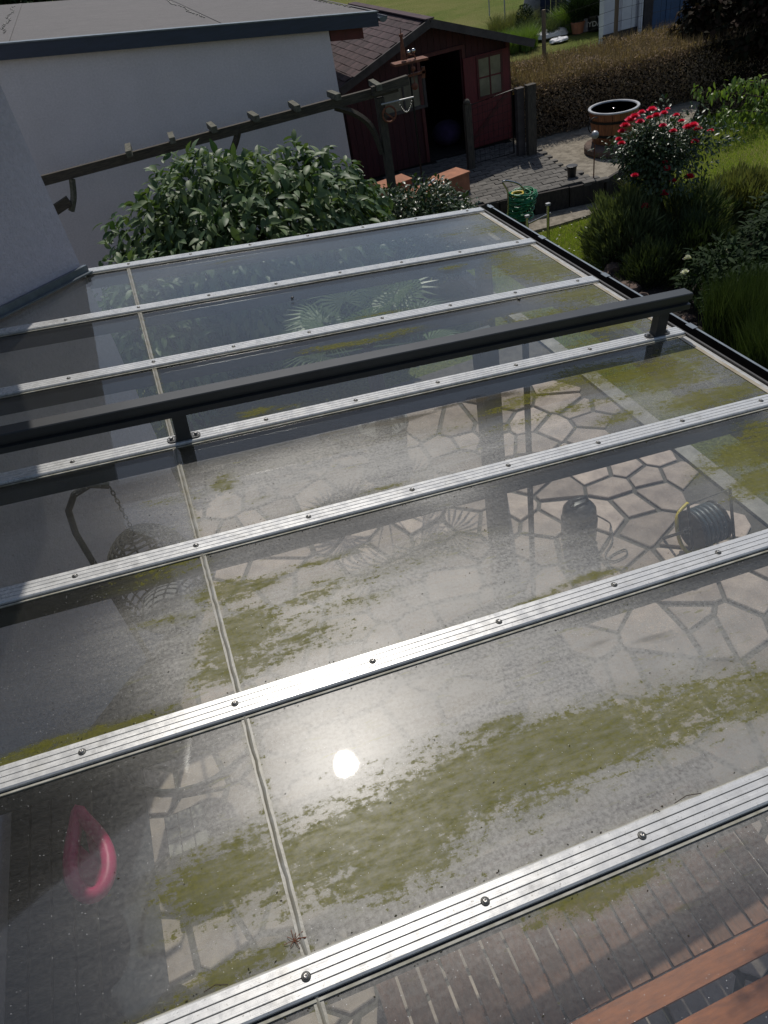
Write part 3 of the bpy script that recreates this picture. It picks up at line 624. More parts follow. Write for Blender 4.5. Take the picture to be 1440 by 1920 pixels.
# glazing bars with a grooved cap, a gasket on either side and the beam below
HB = .0155; WB = .039
prof = [(-WB,.003,0),(-WB,HB-.003,0),(-WB+.003,HB,0)]
cap = [(-WB,.004),(-WB,HB-.004),(-WB+.004,HB)]
for gx in (-.0195,-.0005,.0185):
    cap += [(gx-.0016,HB),(gx-.0008,HB-.0028),(gx+.0008,HB-.0028),(gx+.0016,HB)]
cap += [(WB-.004,HB),(WB,HB-.004),(WB,.004)]
scr = MB(); scr.lathe((0,0,0), [(.0105,0),(.0105,.0012),(.0095,.0022),(.0065,.0026)], 16, 1); scr.lathe((0,0,.0022), [(.0066,0),(.0062,.0022),(.0046,.0042),(.0022,.0050),(.0019,.0034),(0.0001,.0032)], 14, 0)
scm = scr.mesh('screw', [M['screw'], M['washer']], smooth=True)
nb = []
for i, v in enumerate(BV):
    u0 = ustart(v)+.0; u1 = U1+.005; q = MB()
    nseg = 1; n = len(cap); vs = [(u0, v+y, z) for y, z in cap] + [(u1, v+y, z) for y, z in cap]
    for k2 in range(n-1):
        isg = cap[k2][1] < HB-.002 and cap[k2+1][1] < HB-.002 and 2 < k2 < n-3
        q.add([vs[k2], vs[k2+1], vs[n+k2+1], vs[n+k2]], [(0,1,2,3)], 1 if isg else 0)
    q.add([vs[k2] for k2 in range(n)], [tuple(range(n))], 0); q.add([vs[n+k2] for k2 in range(n)], [tuple(range(n-1,-1,-1))], 0)
    cb = roofpart('cover_bar', q, [M['alu'], M['groove']])
    gk = MB().box(u0, u1, v-WB-.011, v-WB-.005, .0006, .0048).box(u0, u1, v+WB+.001, v+WB+.005, .0006, .004); roofpart('gasket', gk, M['gasket'], cb)
    gk = MB().box(u0, u1, v-WB-.0048, v+WB-.001, .0007, .0036); roofpart('seal_shadow_gap', gk, M['rubber_shadow_gap'], cb)  # black seal, its near edge stands in for the shadow gap beside the bar
    if i == 7:
        roofpart('edge_profile', MB().box(u0, u1, v+.012, v+.05, -.10, .0005), M['alu'])
    roofpart('rafter', MB().box(u0+.01, u1-.06, v-.03, v+.03, -.10, -GTH-.0015), M['anthracite'])
    u = OFF[i]
    while u < u0+.06: u += D_SC
    while u > u0+.06+D_SC: u -= D_SC
    while u < u1-.03:
        if not (i == 4 and (abs(u-1.42) < .07 or abs(u-3.85) < .07)):
            o = D.objects.new('screw', scm); COL.objects.link(o); o.parent = cb; o.location = (u+random.uniform(-.004,.004), v+random.uniform(-.002,.002), HB); o.rotation_euler = (0,0,random.random()*6)
        u += D_SC
# gutter side: tape, white edge, brown box gutter with a thin light lip
roofpart('edge_tape', MB().box(U1-.044, U1-.022, BV[0], BV[-1]+.03, .0007, .003), M['terr_cream'])
roofpart('edge_tape', MB().box(U1-.018, U1+.003, BV[0], BV[-1]+.03, -.012, .0005), M['alu'])
gx = U1*cs
gq = MB(); gzt = -U1*sn
gp = [(0.006,.012),(0.006,-.13),(.085,-.13),(.085,.004),(.079,.004),(.079,-.12),(.016,-.12),(.016,.012)]
vs = [(gx+x, BV[0]-.3, gzt+z) for x, z in gp]+[(gx+x, BV[-1]+.06, gzt+z) for x, z in gp]; n = len(gp)
gq.add(vs, [(k2, (k2+1)%n, n+(k2+1)%n, n+k2) for k2 in range(n)] + [tuple(range(n-1,-1,-1)), tuple(range(n,2*n))])
gu = part('gutter', gq, M['gutter'], roof)
part('gutter_lip', MB().box(gx+.076, gx+.088, BV[0]-.3, BV[-1]+.06, gzt+.005, gzt+.009), M['drip'], gu)
for v in BV: part('gutter_clip', MB().box(gx+.060, gx+.092, v-.03, v+.03, gzt+.0092, gzt+.0125), M['drip'], gu)
# posts below (seen blurred through the dirty glass) and a beam that carries the rafters
part('eaves_beam', MB().box(gx-.12, gx-.03, BV[0]-.3, BV[-1]+.03, gzt-.25, gzt-.13), M['anthracite'], roof)
for (x, y) in ((gx-.08, 4.4), (gx-.08, .05)): part('post', MB().box(x-.05, x+.05, y-.05, y+.05, GP, gzt-.252), M['anthracite'], roof)
part('post', MB().box(3.14, 3.26, 2.91, 3.03, GP, -.58), M['anthracite'], roof)
part('post', MB().box(3.42, 3.45, 2.89, 2.92, GP, -.58), M['anthracite'], roof)
# wall flashing along the angled wall
fl = MB(); a = Vector((1.10,4.54,-.135+.012)); b = Vector((WX+.04,2.84,.075+.012)); off = Vector((.7071,-.7071,0))*.012
def rz(x): return -math.tan(SL)*x
a.z = rz(a.x)+.028; b.z = rz(b.x)+.028
fl.bar(a+off, b+off, .03, .05); fl.bar(a+off*3.2-Vector((0,0,.018)), b+off*3.2-Vector((0,0,.018)), .04, .008)
part('wall_flashing', fl, M['drip'], roof)

# awning rail on the fourth bar
rail = thing('awning_rail', 'long dark grey channel rail raised on two bolted feet above the glass roof', 'rail', RP(1.4, 2.21, HB))
def rl(u, v, h): return np.array(RP(u, v, h))
RC = [(-.037,.0),(-.037,.026),(-.018,.030),(-.018,.048),(-.037,.052),(-.037,.080),(-.033,.084),(.033,.084),(.037,.080),(.037,.0),(.022,0),(.022,.006),(-.022,.006),(-.022,0)]
q = MB(); n = len(RC); vs = [rl(u, 2.203+y, .145+z) for u in (ustart(2.2)+.01, 3.985) for y, z in RC]
q.add(vs, [(k2, (k2+1)%n, n+(k2+1)%n, n+k2) for k2 in range(n)] + [tuple(range(n-1,-1,-1)), tuple(range(n,2*n))])
part('rail', q, M['anthracite'], rail)
for uc in (1.42, 3.85):
    q = MB(); vs = []
    for (w_, h) in ((.034,HB+.006),(.030,HB+.02),(.030,.1449)):
        for sx, sy in ((-1,-1),(1,-1),(1,1),(-1,1)): vs.append(rl(uc+sx*w_, 2.207+sy*.024, h))
    q.add(vs, [(3,2,1,0),(8,9,10,11)]+[(r*4+k2, r*4+(k2+1)%4, r*4+4+(k2+1)%4, r*4+4+k2) for r in range(2) for k2 in range(4)])
    ft = part('foot', q, M['anthracite'], rail)
    q = MB(); pol = []
    for k2 in range(24):
        an = 2*math.pi*k2/24; c_, s_ = math.cos(an), math.sin(an)
        pol.append((uc+ (.052 if c_ > 0 else -.052)+.020*c_, 2.207+.024*s_))
    vs = [rl(x, y, HB+.0003) for x, y in pol]+[rl(x, y, HB+.0055) for x, y in pol]; n2 = 24
    q.add(vs, [tuple(range(n2-1,-1,-1)), tuple(range(n2,2*n2))]+[(k2,(k2+1)%n2,n2+(k2+1)%n2,n2+k2) for k2 in range(n2)])
    part('flange', q, M['anthracite'], ft)
    for s_ in (-1, 1):
        q = MB(); q.lathe(rl(uc+s_*.053, 2.207, HB+.0057), [(.013,0),(.013,.002),(.0085,.0021),(.0085,.0095),(.0068,.0115),(.003,.0118)], 6 if False else 12, axis=(sn,0,cs)); part('bolt', q, M['screw'], ft, smooth=False)
# dead leaves and twigs lying on the glass
def twig(name, label, pts, r, m, group=None):
    base = np.array(rl(*pts[0])); q = MB().tube([rl(*p) for p in pts], r, 5); o = part(name, q, m, org=base); tag(o, label, 'debris', group); return o
u_, v_ = rf(552,1765)
sp_ = thing('plant_fluff', 'brown tuft of dried plant bits on the glass beside the pane joint', 'debris', rl(u_, v_, .001))
q = MB()
for k2 in range(12):
    an = random.uniform(0, 6.28); L = random.uniform(.012,.028); q.tube([rl(u_, v_, .003), rl(u_+math.cos(an)*L*.5, v_+math.sin(an)*L*.5, .007), rl(u_+math.cos(an)*L, v_+math.sin(an)*L, .003)], .0007, 4)
part('husk', q, M['rust'], sp_)
for (pa, pb, lab) in (((1262,1513),(1312,1494),'thin curved brown twig lying against the bar near the right edge of the photo'), ((385,1866),(430,1852),'curled brown stalk lying on the near glazing bar at the lower left'), ((1222,1530),(1235,1528),'short brown twig beside the glazing bar left of the curved one')):
    (ua, va), (ub, vb) = rf(*pa), rf(*pb)
    twig('twig', lab, [(ua, va, HB+.001),((ua+ub)/2, (va+vb)/2+.006, HB+.004),(ub, vb, HB+.001)], .0011, M['bark'])
ua, va = rf(548,560); o = part('snail', MB().ball(rl(ua, va, .006), .010, 10, sz=.6), M['black'], org=rl(ua,va,0), smooth=True); tag(o, 'small black lump sitting alone on the glass of the second bay from the far end', 'debris')
ua, va = rf(973,562); o = part('snail', MB().ball(rl(ua, va, .006), .010, 10, sz=.6), M['black'], org=rl(ua,va,0), smooth=True); tag(o, 'small black lump on the glass just below the far end of a glazing bar', 'debris')

q = MB(); gg = random.Random(77)
for k_ in range(1500):
    bi = gg.choice([1,1,2,2,3,3,3,4,5,6]); v = BV[bi] + (gg.choice((-1,1))*(WB+.004+abs(gg.gauss(0,.012))) if gg.random() < .7 else gg.uniform(-.6,.1)); u = gg.uniform(.5, 3.9)
    if min(abs(v-b_) for b_ in BV) < WB+.001 or v > BV[-1]: continue
    L = gg.uniform(.0012,.0042); a_ = gg.gauss(0,.5); du, dv2 = L*math.cos(a_), L*math.sin(a_); wd_ = L*gg.uniform(.2,.5); z = .0008
    q.add([rl(u-du, v-dv2, z), rl(u+dv2*.4, v-wd_, z+.0012), rl(u+du, v+dv2, z), rl(u-dv2*.4, v+wd_, z+.0012), rl(u, v, z+.0022)], [(0,1,4),(1,2,4),(2,3,4),(3,0,4)])
o = part('debris_crumbs', q, M['crumb'], org=rl(2,2,0)); tag(o, 'scattered crumbs of moss and leaf litter on the glass along the bars', 'debris', kind='stuff')
# ------------------------------------------------------------------ things under the roof
# slatted table
TZ = -2.3
tb = thing('garden_table', 'slatted hardwood garden table with orange-brown frame boards under the glass', 'table', (2.25,.35,GP))
x = 1.36; k2 = 0
while x < 3.3:
    part('slat', MB().box(x, x+.092, .165, .86, TZ-.022, TZ), M['slat'], tb); x += .106
part('frame_board', MB().box(1.30, 3.4, .055, .155, TZ-.024, TZ+.004), M['orange'], tb)
part('frame_board', MB().box(1.30, 3.4, -.12, -.015, TZ-.024, TZ+.004), M['orange'], tb)
part('frame_board', MB().box(1.30, 3.4, .87, .95, TZ-.024, TZ+.002), M['slat'], tb)
for lx in (1.4, 3.3):
    for ly in (-.08, .9): part('leg', MB().box(lx-.035, lx+.035, ly-.035, ly+.035, GP, TZ-.026), M['orange'], tb)
part('apron', MB().box(1.44, 3.26, .34, .37, TZ-.09, TZ-.025), M['orange'], tb)
# hanging basket chair
hc = thing('hanging_chair', 'dark wicker hanging chair on a curved stand, seen through the glass', 'chair', (.55,3.0,GP))
top = gz(138,932,-.72); tip = gz(205,913,-.74); pole = gz(133,985,-.92)
px_, py_ = pole[0], pole[1]
part('stand', MB().tube([(px_, py_, GP+.02),(px_, py_, -2.),(px_,py_,-1.3),(px_,py_,-.98),(px_+.03,py_-.005,-.82),(px_+.10,py_-.01,-.73),(px_+.2,py_-.015,-.70),(tip[0],py_-.02,-.74)], .019, 10), M['anthracite'], hc, smooth=True)
part('stand_base', MB().tube([(px_+.55*math.cos(a_), py_+.5*math.sin(a_), GP+.02) for a_ in np.linspace(0, 2*math.pi, 28)[:-1]], .02, 8, closed=True), M['anthracite'], hc, smooth=True)
q = MB(); cx_, cy_ = tip[0], py_-.02
for k2 in range(11):
    zc_ = -.765-k2*.030; ringp = []
    for a_ in np.linspace(0, 2*math.pi, 9)[:-1]:
        dx, dz = .009*math.cos(a_), .02*math.sin(a_); ringp.append((cx_+(dx if k2 % 2 else 0), cy_+(0 if k2 % 2 else dx), zc_+dz))
    q.tube(ringp, .0035, 5, closed=True)
part('chain', q, M['anthracite'], hc)
q = MB(); zc_ = -1.50; rz_ = .40
for k2 in range(20):
    a_ = 2*math.pi*k2/20
    if 4.0 < a_ < 5.4: continue
    q.tube([(cx_+.27*math.sin(t_)*math.cos(a_), cy_+.26*math.sin(t_)*math.sin(a_), zc_+rz_*math.cos(t_)) for t_ in np.linspace(0.02, math.pi-.02, 12)], .007, 5)
for t_ in np.linspace(.15, math.pi-.2, 22):
    arc = np.linspace(5.3-2*math.pi, 4.05, 24) if .6 < t_ < 2. else np.linspace(0, 2*math.pi, 28)
    q.tube([(cx_+.275*math.sin(t_)*math.cos(a_), cy_+.265*math.sin(t_)*math.sin(a_), zc_+rz_*math.cos(t_)) for a_ in arc], .009, 4)
part('basket', q, M['wicker'], hc, kind='stuff')
part('cushion', MB().ball((cx_, cy_, -1.72), .20, 16, sz=.42), M['greyfab'], hc, smooth=True)
shade_sheet = MB().box(-.58, .22, .1, 4.2, GP+.008, GP+.016); o = part('patio_shade_sheet', shade_sheet, M['shade_sheet'], org=(-.2,2.2,GP)); tag(o, 'dark blue-grey sheet standing in for shade along the house wall under the bench', 'shade_sheet')  # dark sheet added in place of the missing shade on the patio
# bench with the pink thing
bn = thing('garden_bench', 'low dark slatted bench against the house wall under the glass roof', 'bench', (-.25,1.9,GP))
for k2 in range(4): part('slat', MB().box(-.52+k2*.13, -.52+k2*.13+.115, 1.1, 2.9, -2.63, -2.6), M['oldwood'], bn)
for y in (1.2, 2.8):
    for x in (-.48, -.05): part('leg', MB().box(x-.03, x+.03, y-.03, y+.03, GP, -2.632), M['oldwood'], bn)
tc_ = gz(165,1620,-2.55)
q = MB(); pr = gz(150,1525,-2.58); pe = gz(185,1680,-2.58)
axv = (pr-pe); axl = np.linalg.norm(axv[:2]); ax2 = axv/axl; sd2 = np.array([-ax2[1], ax2[0], 0]); ring = []
for a_ in np.linspace(0, 2*math.pi, 29)[:-1]:
    tt = (1+math.cos(a_))/2; wv_ = .13*math.sin(a_)*(math.sin(math.pi*(1-tt)*.5))**.8
    p = pe*1.0 + ax2*axl*tt + sd2*wv_; ring.append((p[0], p[1], -2.60+.05))
q.tube(ring, .045, 10, closed=True)
o = thing('pink_carrier', 'bright pink teardrop-shaped plastic carrier with a loop handle lying on the bench', 'carrier', (ring[0][0], ring[0][1], -2.6))
part('rim', q, M['pink'], o, smooth=True)
cen = np.mean(ring, 0); q = MB(); low = [p for p in ring]
q.add([tuple(np.array(p)*.98+np.array(cen)*.02+np.array([0,0,-.035])) for p in ring]+[tuple(cen+np.array([0,0,-.045]))], [(i, (i+1) % 28, 28) for i in range(5, 26)])
part('pan', q, M['pink'], o)
# pale stool with a grid top
cst = gz(350,1555,-2.6)
st_ = thing('small_stool', 'small pale stool with a dark grid of gaps in its top', 'stool', (cst[0], cst[1], GP))
for i in range(3):
    for j in range(3): part('tile', MB().box(cst[0]-.12+i*.082, cst[0]-.12+i*.082+.072, cst[1]-.13+j*.09, cst[1]-.13+j*.09+.08, -2.62, -2.6), M['concrete'], st_)
part('frame', MB().box(cst[0]-.13, cst[0]+.135, cst[1]-.14, cst[1]+.15, -2.65, -2.622), M['iron'], st_)
for sx in (-.11, .11):
    for sy in (-.12, .12): part('leg', MB().box(cst[0]+sx-.012, cst[0]+sx+.012, cst[1]+sy-.012, cst[1]+sy+.012, GP, -2.651), M['iron'], st_)
# vacuum cleaner
vc_ = gz(1085,1010,-2.95); vx, vy = vc_[0], vc_[1]
vcm = thing('wet_vacuum', 'black upright vacuum cleaner with a trailing cord on the flagstones', 'vacuum cleaner', (vx, vy, GP))
part('tank', MB().lathe((vx, vy, GP+.05), [(.12,0),(.145,.03),(.15,.24),(.14,.27)], 20), M['black'], vcm, smooth=True)
part('motor_head', MB().lathe((vx, vy, GP+.322), [(.14,0),(.135,.07),(.10,.12),(.04,.135),(0.001,.136)], 20), M['black'], vcm, smooth=True)
part('handle', MB().tube([(vx-.08,vy,GP+.42),(vx-.06,vy,GP+.50),(vx+.06,vy,GP+.50),(vx+.08,vy,GP+.42)], .014, 8), M['black'], vcm, smooth=True)
for k2 in range(4):
    a_ = k2*math.pi/2+.7; part('wheel', MB().lathe((vx+.13*math.cos(a_), vy+.13*math.sin(a_), GP+.035), [(.03,-.012),(.03,.012)], 12, axis=(math.cos(a_+1.57), math.sin(a_+1.57), 0)), M['black'], vcm)
cp = [(vx+.12,vy-.03,GP+.3),(vx+.25,vy-.02,GP+.16)]+[tuple(gz(a_, b_, GP+.012)) for a_, b_ in ((1145,985),(1148,1015),(1135,1040),(1150,1052),(1175,1040),(1170,1030),(1140,1048),(1150,1075))]
def smooth_pts(P, n=5):
    P = [np.array(p, float) for p in P]; out = []
    for i in range(len(P)-1):
        p0 = P[max(i-1,0)]; p1 = P[i]; p2 = P[i+1]; p3 = P[min(i+2, len(P)-1)]
        for k_ in range(n):
            t_ = k_/n; out.append(.5*((2*p1)+(-p0+p2)*t_+(2*p0-5*p1+4*p2-p3)*t_*t_+(-p0+3*p1-3*p2+p3)*t_**3))
    out.append(P[-1]); return out
part('cord', MB().tube(smooth_pts(cp), .007, 6), M['black'], vcm, smooth=True)
# hose reel under the glass
hr = gz(1320,985,-2.75); hx, hy = hr[0], hr[1]
rl_ = thing('hose_reel', 'blue-grey coiled hose on a dark drum with a yellow end, under the glass', 'hose reel', (hx, hy, GP))
q = MB()
for k2 in range(5): q.tube([(hx-.08+k2*.04, hy+.15*math.cos(a_), GP+.25+.15*math.sin(a_)) for a_ in np.linspace(0, 2*math.pi, 25)[:-1]], .019, 8, closed=True)
part('hose', q, M['bluegrey'], rl_, smooth=True)
part('drum', MB().lathe((hx, hy, GP+.25), [(.17,-.125),(.17,-.112),(.12,-.111),(.12,.111),(.17,.112),(.17,.125)], 24, axis=(1,0,0)), M['black'], rl_)
part('frame', MB().tube([(hx-.19,hy-.18,GP+.01),(hx-.19,hy,GP+.55),(hx+.19,hy,GP+.55),(hx+.19,hy-.18,GP+.01)], .013, 8), M['black'], rl_)
part('frame', MB().tube([(hx-.19,hy+.22,GP+.01),(hx-.19,hy,GP+.27),(hx+.19,hy,GP+.27),(hx+.19,hy+.22,GP+.01)], .013, 8), M['black'], rl_)
yl = gz(1285,1005,GP+.12)
part('hose_end', MB().tube(smooth_pts([(yl[0]+.12,yl[1]+.16,GP+.3),(yl[0]-.02,yl[1]+.10,GP+.27),(yl[0]-.06,yl[1],GP+.12),(yl[0]-.03,yl[1]-.08,GP+.02),(yl[0]+.04,yl[1]-.12,GP+.02)]), .016, 8), M['yellow'], rl_, smooth=True)
# small dark can at lower left
cn_ = gz(320,1880,-2.75)
wc = thing('watering_can', 'dark grey watering can standing on the patio by the house wall', 'watering can', (cn_[0], cn_[1], GP))
part('body', MB().lathe((cn_[0], cn_[1], GP), [(.10,0),(.11,.02),(.10,.2),(.05,.23),(.05,.24)], 18), M['black'], wc, smooth=True)
part('spout', MB().tube([(cn_[0]+.09,cn_[1],GP+.05),(cn_[0]+.2,cn_[1]+.02,GP+.2),(cn_[0]+.26,cn_[1]+.03,GP+.26)], [.022,.014,.02], 8), M['black'], wc, smooth=True)
part('handle', MB().tube([(cn_[0]+.03,cn_[1],GP+.23),(cn_[0]-.06,cn_[1],GP+.31),(cn_[0]-.16,cn_[1],GP+.22),(cn_[0]-.10,cn_[1],GP+.07)], .01, 6), M['black'], wc, smooth=True)

# fan palm
def fan_palm(cx, cy, label, hts, seed, r=.42):
    g = random.Random(seed); t_ = thing('fan_palm', label, 'palm', (cx, cy, GP))
    part('pot', MB().lathe((cx, cy, GP), [(.16,0),(.2,.02),(.24,.34),(.26,.36),(.26,.4),(.22,.4),(.21,.33),(.0001,.33)], 20), M['anthracite'], t_, smooth=False)
    part('trunk', MB().tube([(cx,cy,GP+.33),(cx+.02,cy,GP+.7),(cx,cy+.02,GP+hts-.45)], [.09,.08,.07], 10), M['bark'], t_)
    for k_ in range(15):
        a_ = k_*2.4+g.random()*.5; el = g.uniform(.15, 1.1); L = g.uniform(.45,.7)
        c0 = np.array([cx, cy, GP+hts-.5]); dr = np.array([math.cos(a_)*math.cos(el), math.sin(a_)*math.cos(el), math.sin(el)]); c1 = c0+dr*L
        q = MB().tube([c0, c0+dr*L*.5, c1], [.008,.006,.004], 5); side = np.cross(dr, [0,0,1]); side /= np.linalg.norm(side); upv = np.cross(side, dr)
        for b_ in np.linspace(-2.3, 2.3, 21):
            d2 = dr*math.cos(b_)+side*math.sin(b_); tipd = c1+d2*r*(1-.15*abs(b_)/2.3)-np.array([0,0,.10]); w2 = np.cross(d2, upv); w2 /= np.linalg.norm(w2); mid = c1+d2*r*.5
            q.add([c1, mid+w2*.014, tipd, mid-w2*.014], [(0,1,2,3)])
        part('frond', q, M['palm'], t_)
    return t_
fan_palm(3.1, 5.35, 'fan palm with stiff pale green fronds seen through the middle of the far glass panes', 1.75, 4)

# ------------------------------------------------------------------ viburnum shrub
def shrub(name, label, cat, c, r, n, lsize, m, seed, ground, tpl, nparts=290, droop=.6, shell=.4, lumpy=.22, group=None, twigs=True, low=-.75, core=True):
    t_ = thing(name, label, cat, (c[0], c[1], ground), group)
    pos, out, rad = crown_pts(c, r, n, shell, lumpy, low, seed); Mx = leaves(pos, out, droop, .5, seed)
    g = np.random.default_rng(seed); size = lsize*g.uniform(.6,1.15,len(pos))
    dist = np.linalg.norm(pos-CAM, axis=1) + (1.0-rad)*4
    order = np.argsort(dist - .8*pos[:,2]); sel = np.zeros(len(pos), bool)
    if nparts:
        cand = order[:int(len(order)*.30)]; pick = g.choice(cand, min(nparts, len(cand)), replace=False); sel[pick] = True
        # shared leaf mesh
        V, F = tpl; me = D.meshes.new('leaf'); me.from_pydata([tuple(v) for v in V], [], F); me.materials.append(m)
        at = me.attributes.new('tint', 'FLOAT', 'POINT'); at.data.foreach_set('value', [.0]*len(V))
        for i in np.where(sel)[0]:
            o = D.objects.new('leaf', me); COL.objects.link(o); o.parent = t_
            mt = Matrix([list(Mx[i][r_]*size[i])+[float(pos[i][r_]-WL[t_.name][r_])] for r_ in range(3)]+[[0,0,0,1]]); o.matrix_basis = mt
    rest = ~sel
    put('foliage', scatter_mesh('foliage', tpl, pos[rest], Mx[rest], size[rest], m, WL[t_.name]), t_, WL[t_.name], kind='stuff')
    if twigs:
        q = MB(); g2 = random.Random(seed)
        for k_ in range(16):
            a_ = g2.uniform(0, 6.28); e = g2.uniform(.3, 1.2); d = np.array([math.cos(a_)*math.cos(e), math.sin(a_)*math.cos(e), math.sin(e)])
            b0 = np.array([c[0]+g2.uniform(-.12,.12), c[1]+g2.uniform(-.12,.12), ground]); e1 = np.array(c)+d*np.array(r)*.8
            q.tube([b0, (b0+e1)/2+np.array([0,0,-.05]), e1], [.022,.014,.005], 5)
        part('branches', q, M['bark'], t_)
    if core:
        part('inner_foliage', MB().ball(c, 1., 18), M['darkcore'] if 'darkcore' in M else M['hedgecore'], t_, org=c) if False else None
    return t_, pos, out
vt = leaf_tpl(1, .46, .16, .30, 4)
shrub('viburnum_bush', 'big rounded shrub with large drooping grey-green leaves behind the far end of the glass roof', 'bush', (2.62,7.9,-1.66), (1.66,1.2,1.18), 10500, .15, M['vib'], 21, GL, vt, 295, .75, .45, .24, low=-.9)
shrub('viburnum_bush', 'smaller mound of drooping grey-green leaves joining the big shrub on its left', 'bush', (1.33,7.2,-1.95), (.62,.8,.95), 2600, .14, M['vib'], 23, GL, vt, 150, .75, .45, .2)
sm = leaf_tpl(1, .5, .12, .2, 3)
shrub('rose_bush', 'glossy dark green rose bush in front of the orange clay pots', 'bush', (4.80,8.5,-2.15), (.9,.75,.66), 9000, .075, M['rosel'], 31, GL, sm, 120, .3, .6, .35)
shrub('rose_bush', 'low dark green bush between the viburnum and the terracotta box', 'bush', (5.45,8.9,-2.4), (.5,.4,.36), 3500, .07, M['rosel'], 33, GL, sm, 60, .3, .6, .35)

# ------------------------------------------------------------------ garage
gar = thing('garage', 'white rendered garage with a dark fascia and shallow grey roof', 'garage', (1.5,11.5,GL))
YG = 11.5; XC = 4.96; zc = lambda x: -.06+(4.96-x)*.1222
q = MB(); vs = [(-3,YG,GL-.03),(XC,YG,GL-.03),(XC,19.5,GL-.03),(-3,19.5,GL-.03),(-3,YG,zc(-3)),(XC,YG,zc(XC)),(XC,19.5,zc(XC)),(-3,19.5,zc(-3))]
q.add(vs, [(3,2,1,0),(4,5,6,7),(0,1,5,4),(1,2,6,5),(2,3,7,6),(3,0,4,7)]); part('wall', q, M['stucco'], gar)
XE = 5.70; yf = YG-.10
def slab(x0, x1, y0, y1, d0, d1):
    q_ = MB(); q_.add([(x0,y0,zc(x0)+d0),(x1,y0,zc(x1)+d0),(x1,y1,zc(x1)+d0),(x0,y1,zc(x0)+d0),(x0,y0,zc(x0)+d1),(x1,y0,zc(x1)+d1),(x1,y1,zc(x1)+d1),(x0,y1,zc(x0)+d1)],
        [(3,2,1,0),(4,5,6,7),(0,1,5,4),(1,2,6,5),(2,3,7,6),(3,0,4,7)]); return q_
part('fascia', slab(-3.2, XE, yf, YG-.003, -.005, .165), M['fascia'], gar)
rfp = part('roof', slab(-3.2, XE-.01, YG-.002, 19.7, .003, .160), M['felt'], gar)
part('drip_edge', slab(-3.2, XE+.01, yf-.012, YG+.03, .167, .183), M['drip'], gar)
part('soffit_board', slab(XC+.02, XE-.22, YG+.01, 19.5, -.15, .001), M['shedframe'], gar)
q = MB(); hg = []
gx0 = XE+.075; gzc = zc(XE)+.10
for k_ in range(11):
    a_ = math.pi+math.pi*k_/10; hg.append((gx0+.065*math.cos(a_), gzc+.065*math.sin(a_)))
inn = [(gx0+.058*math.cos(math.pi+math.pi*k_/10), gzc+.058*math.sin(math.pi+math.pi*k_/10)) for k_ in range(10,-1,-1)]
pr_ = hg+inn; n = len(pr_); vs = [(x, yf-.02, z) for x, z in pr_]+[(x, 19.6, z) for x, z in pr_]
q.add(vs, [(k_, (k_+1)%n, n+(k_+1)%n, n+k_) for k_ in range(n)]+[tuple(range(n-1,-1,-1)), tuple(range(n,2*n))]); q.add([(x, yf-.022, z) for x, z in hg], [tuple(range(11))])
part('roof_gutter', q, M['drip'], gar)
q = MB()
for (pa, pb) in (((380,33),(300,-5)),((3,62),(62,0)),((655,14),(610,-8)),((-60,75),(10,0))):
    n_ = np.array([.1222,0,1.]); c_ = zc(0)+.165
    a_ = hit(*pa, n_, c_); b_ = hit(*pb, n_, c_); L = abs(b_[1]-a_[1]); X0 = a_[0]
    y = a_[1]
    while y < 19:
        x = X0+random.uniform(-.02,.02)+.03*math.sin(y*3); q.lathe((x, y, zc(x)+.161), [(.016,0),(.014,.010),(.006,.014),(.0001,.014)], 8); y += .13+random.uniform(-.02,.03)
part('rivet_row', q, M['black'], rfp, kind='stuff')
# faint sheet seams
for pa in ((385,33),(10,60),(660,14)):
    a_ = hit(*pa, (.1222,0,1.), zc(0)+.165); x = a_[0]+.05
    part('seam', slab(x, x+.05, YG+.035, 19.6, .162, .168), M['felt'], rfp)

# ------------------------------------------------------------------ pergola
YP = 10.4
pg = thing('pergola', 'weathered timber pergola beam with short cut rafter stubs in front of the white garage wall', 'pergola', tuple(gy(712,300,YP)*np.array([1,1,0])+np.array([0,0,GL])))
a = gy(40,346,YP); b = gy(742,160,YP)
zb = lambda x: a[2]+(b[2]-a[2])*(x-a[0])/(b[0]-a[0])
part('beam', MB().bar((a[0],YP,a[2]-.02), (b[0]+.02,YP,b[2]-.02), .065, .12), M['oldwood'], pg)
for (px, py) in ((238,278),(320,257),(398,238),(476,216),(551,194),(627,176),(702,153)):
    c_ = gy(px, py, YP); z = zb(c_[0])+.055
    part('rafter_stub', MB().bar((c_[0]+random.uniform(-.03,.03),YP+.20,z+.02), (c_[0],YP-.19,z+.02+random.uniform(-.015,.01)), .075, .075), M['mosswood'], pg)
pt = gy(709,170,YP); part('post', MB().box(pt[0]-.055, pt[0]+.055, YP-.055, YP+.055, GL-.03, zb(pt[0])-.095), M['postwood'], pg)
part('cross_arm', MB().bar((pt[0]-.12,YP-.095,zb(pt[0])+.02), (pt[0]+.42,YP-.095,zb(pt[0])+.05), .08, .12), M['oldwood'], pg)
def brace(x0, z0, x1, z1, w=.07):
    P = [(x0+(x1-x0)*math.sin(t_)**1, YP, z1+(z0-z1)*math.cos(t_)) for t_ in np.linspace(0, math.pi/2, 8)]
    q = MB()
    for i in range(7): q.bar(P[i], P[i+1], w, .10, up=(0,1,0))
    return q
zt = zb(pt[0])-.10
part('brace', brace(pt[0]-.07, zt-.62, pt[0]-.62, zt+.0).v and MB().tube(smooth_pts([(pt[0]-.07,YP,zt-.72),(pt[0]-.18,YP,zt-.34),(pt[0]-.38,YP,zt-.12),(pt[0]-.66,YP,zt+.03)]), .045, 4), M['oldwood'], pg)
c1_ = gy(128,338,YP)
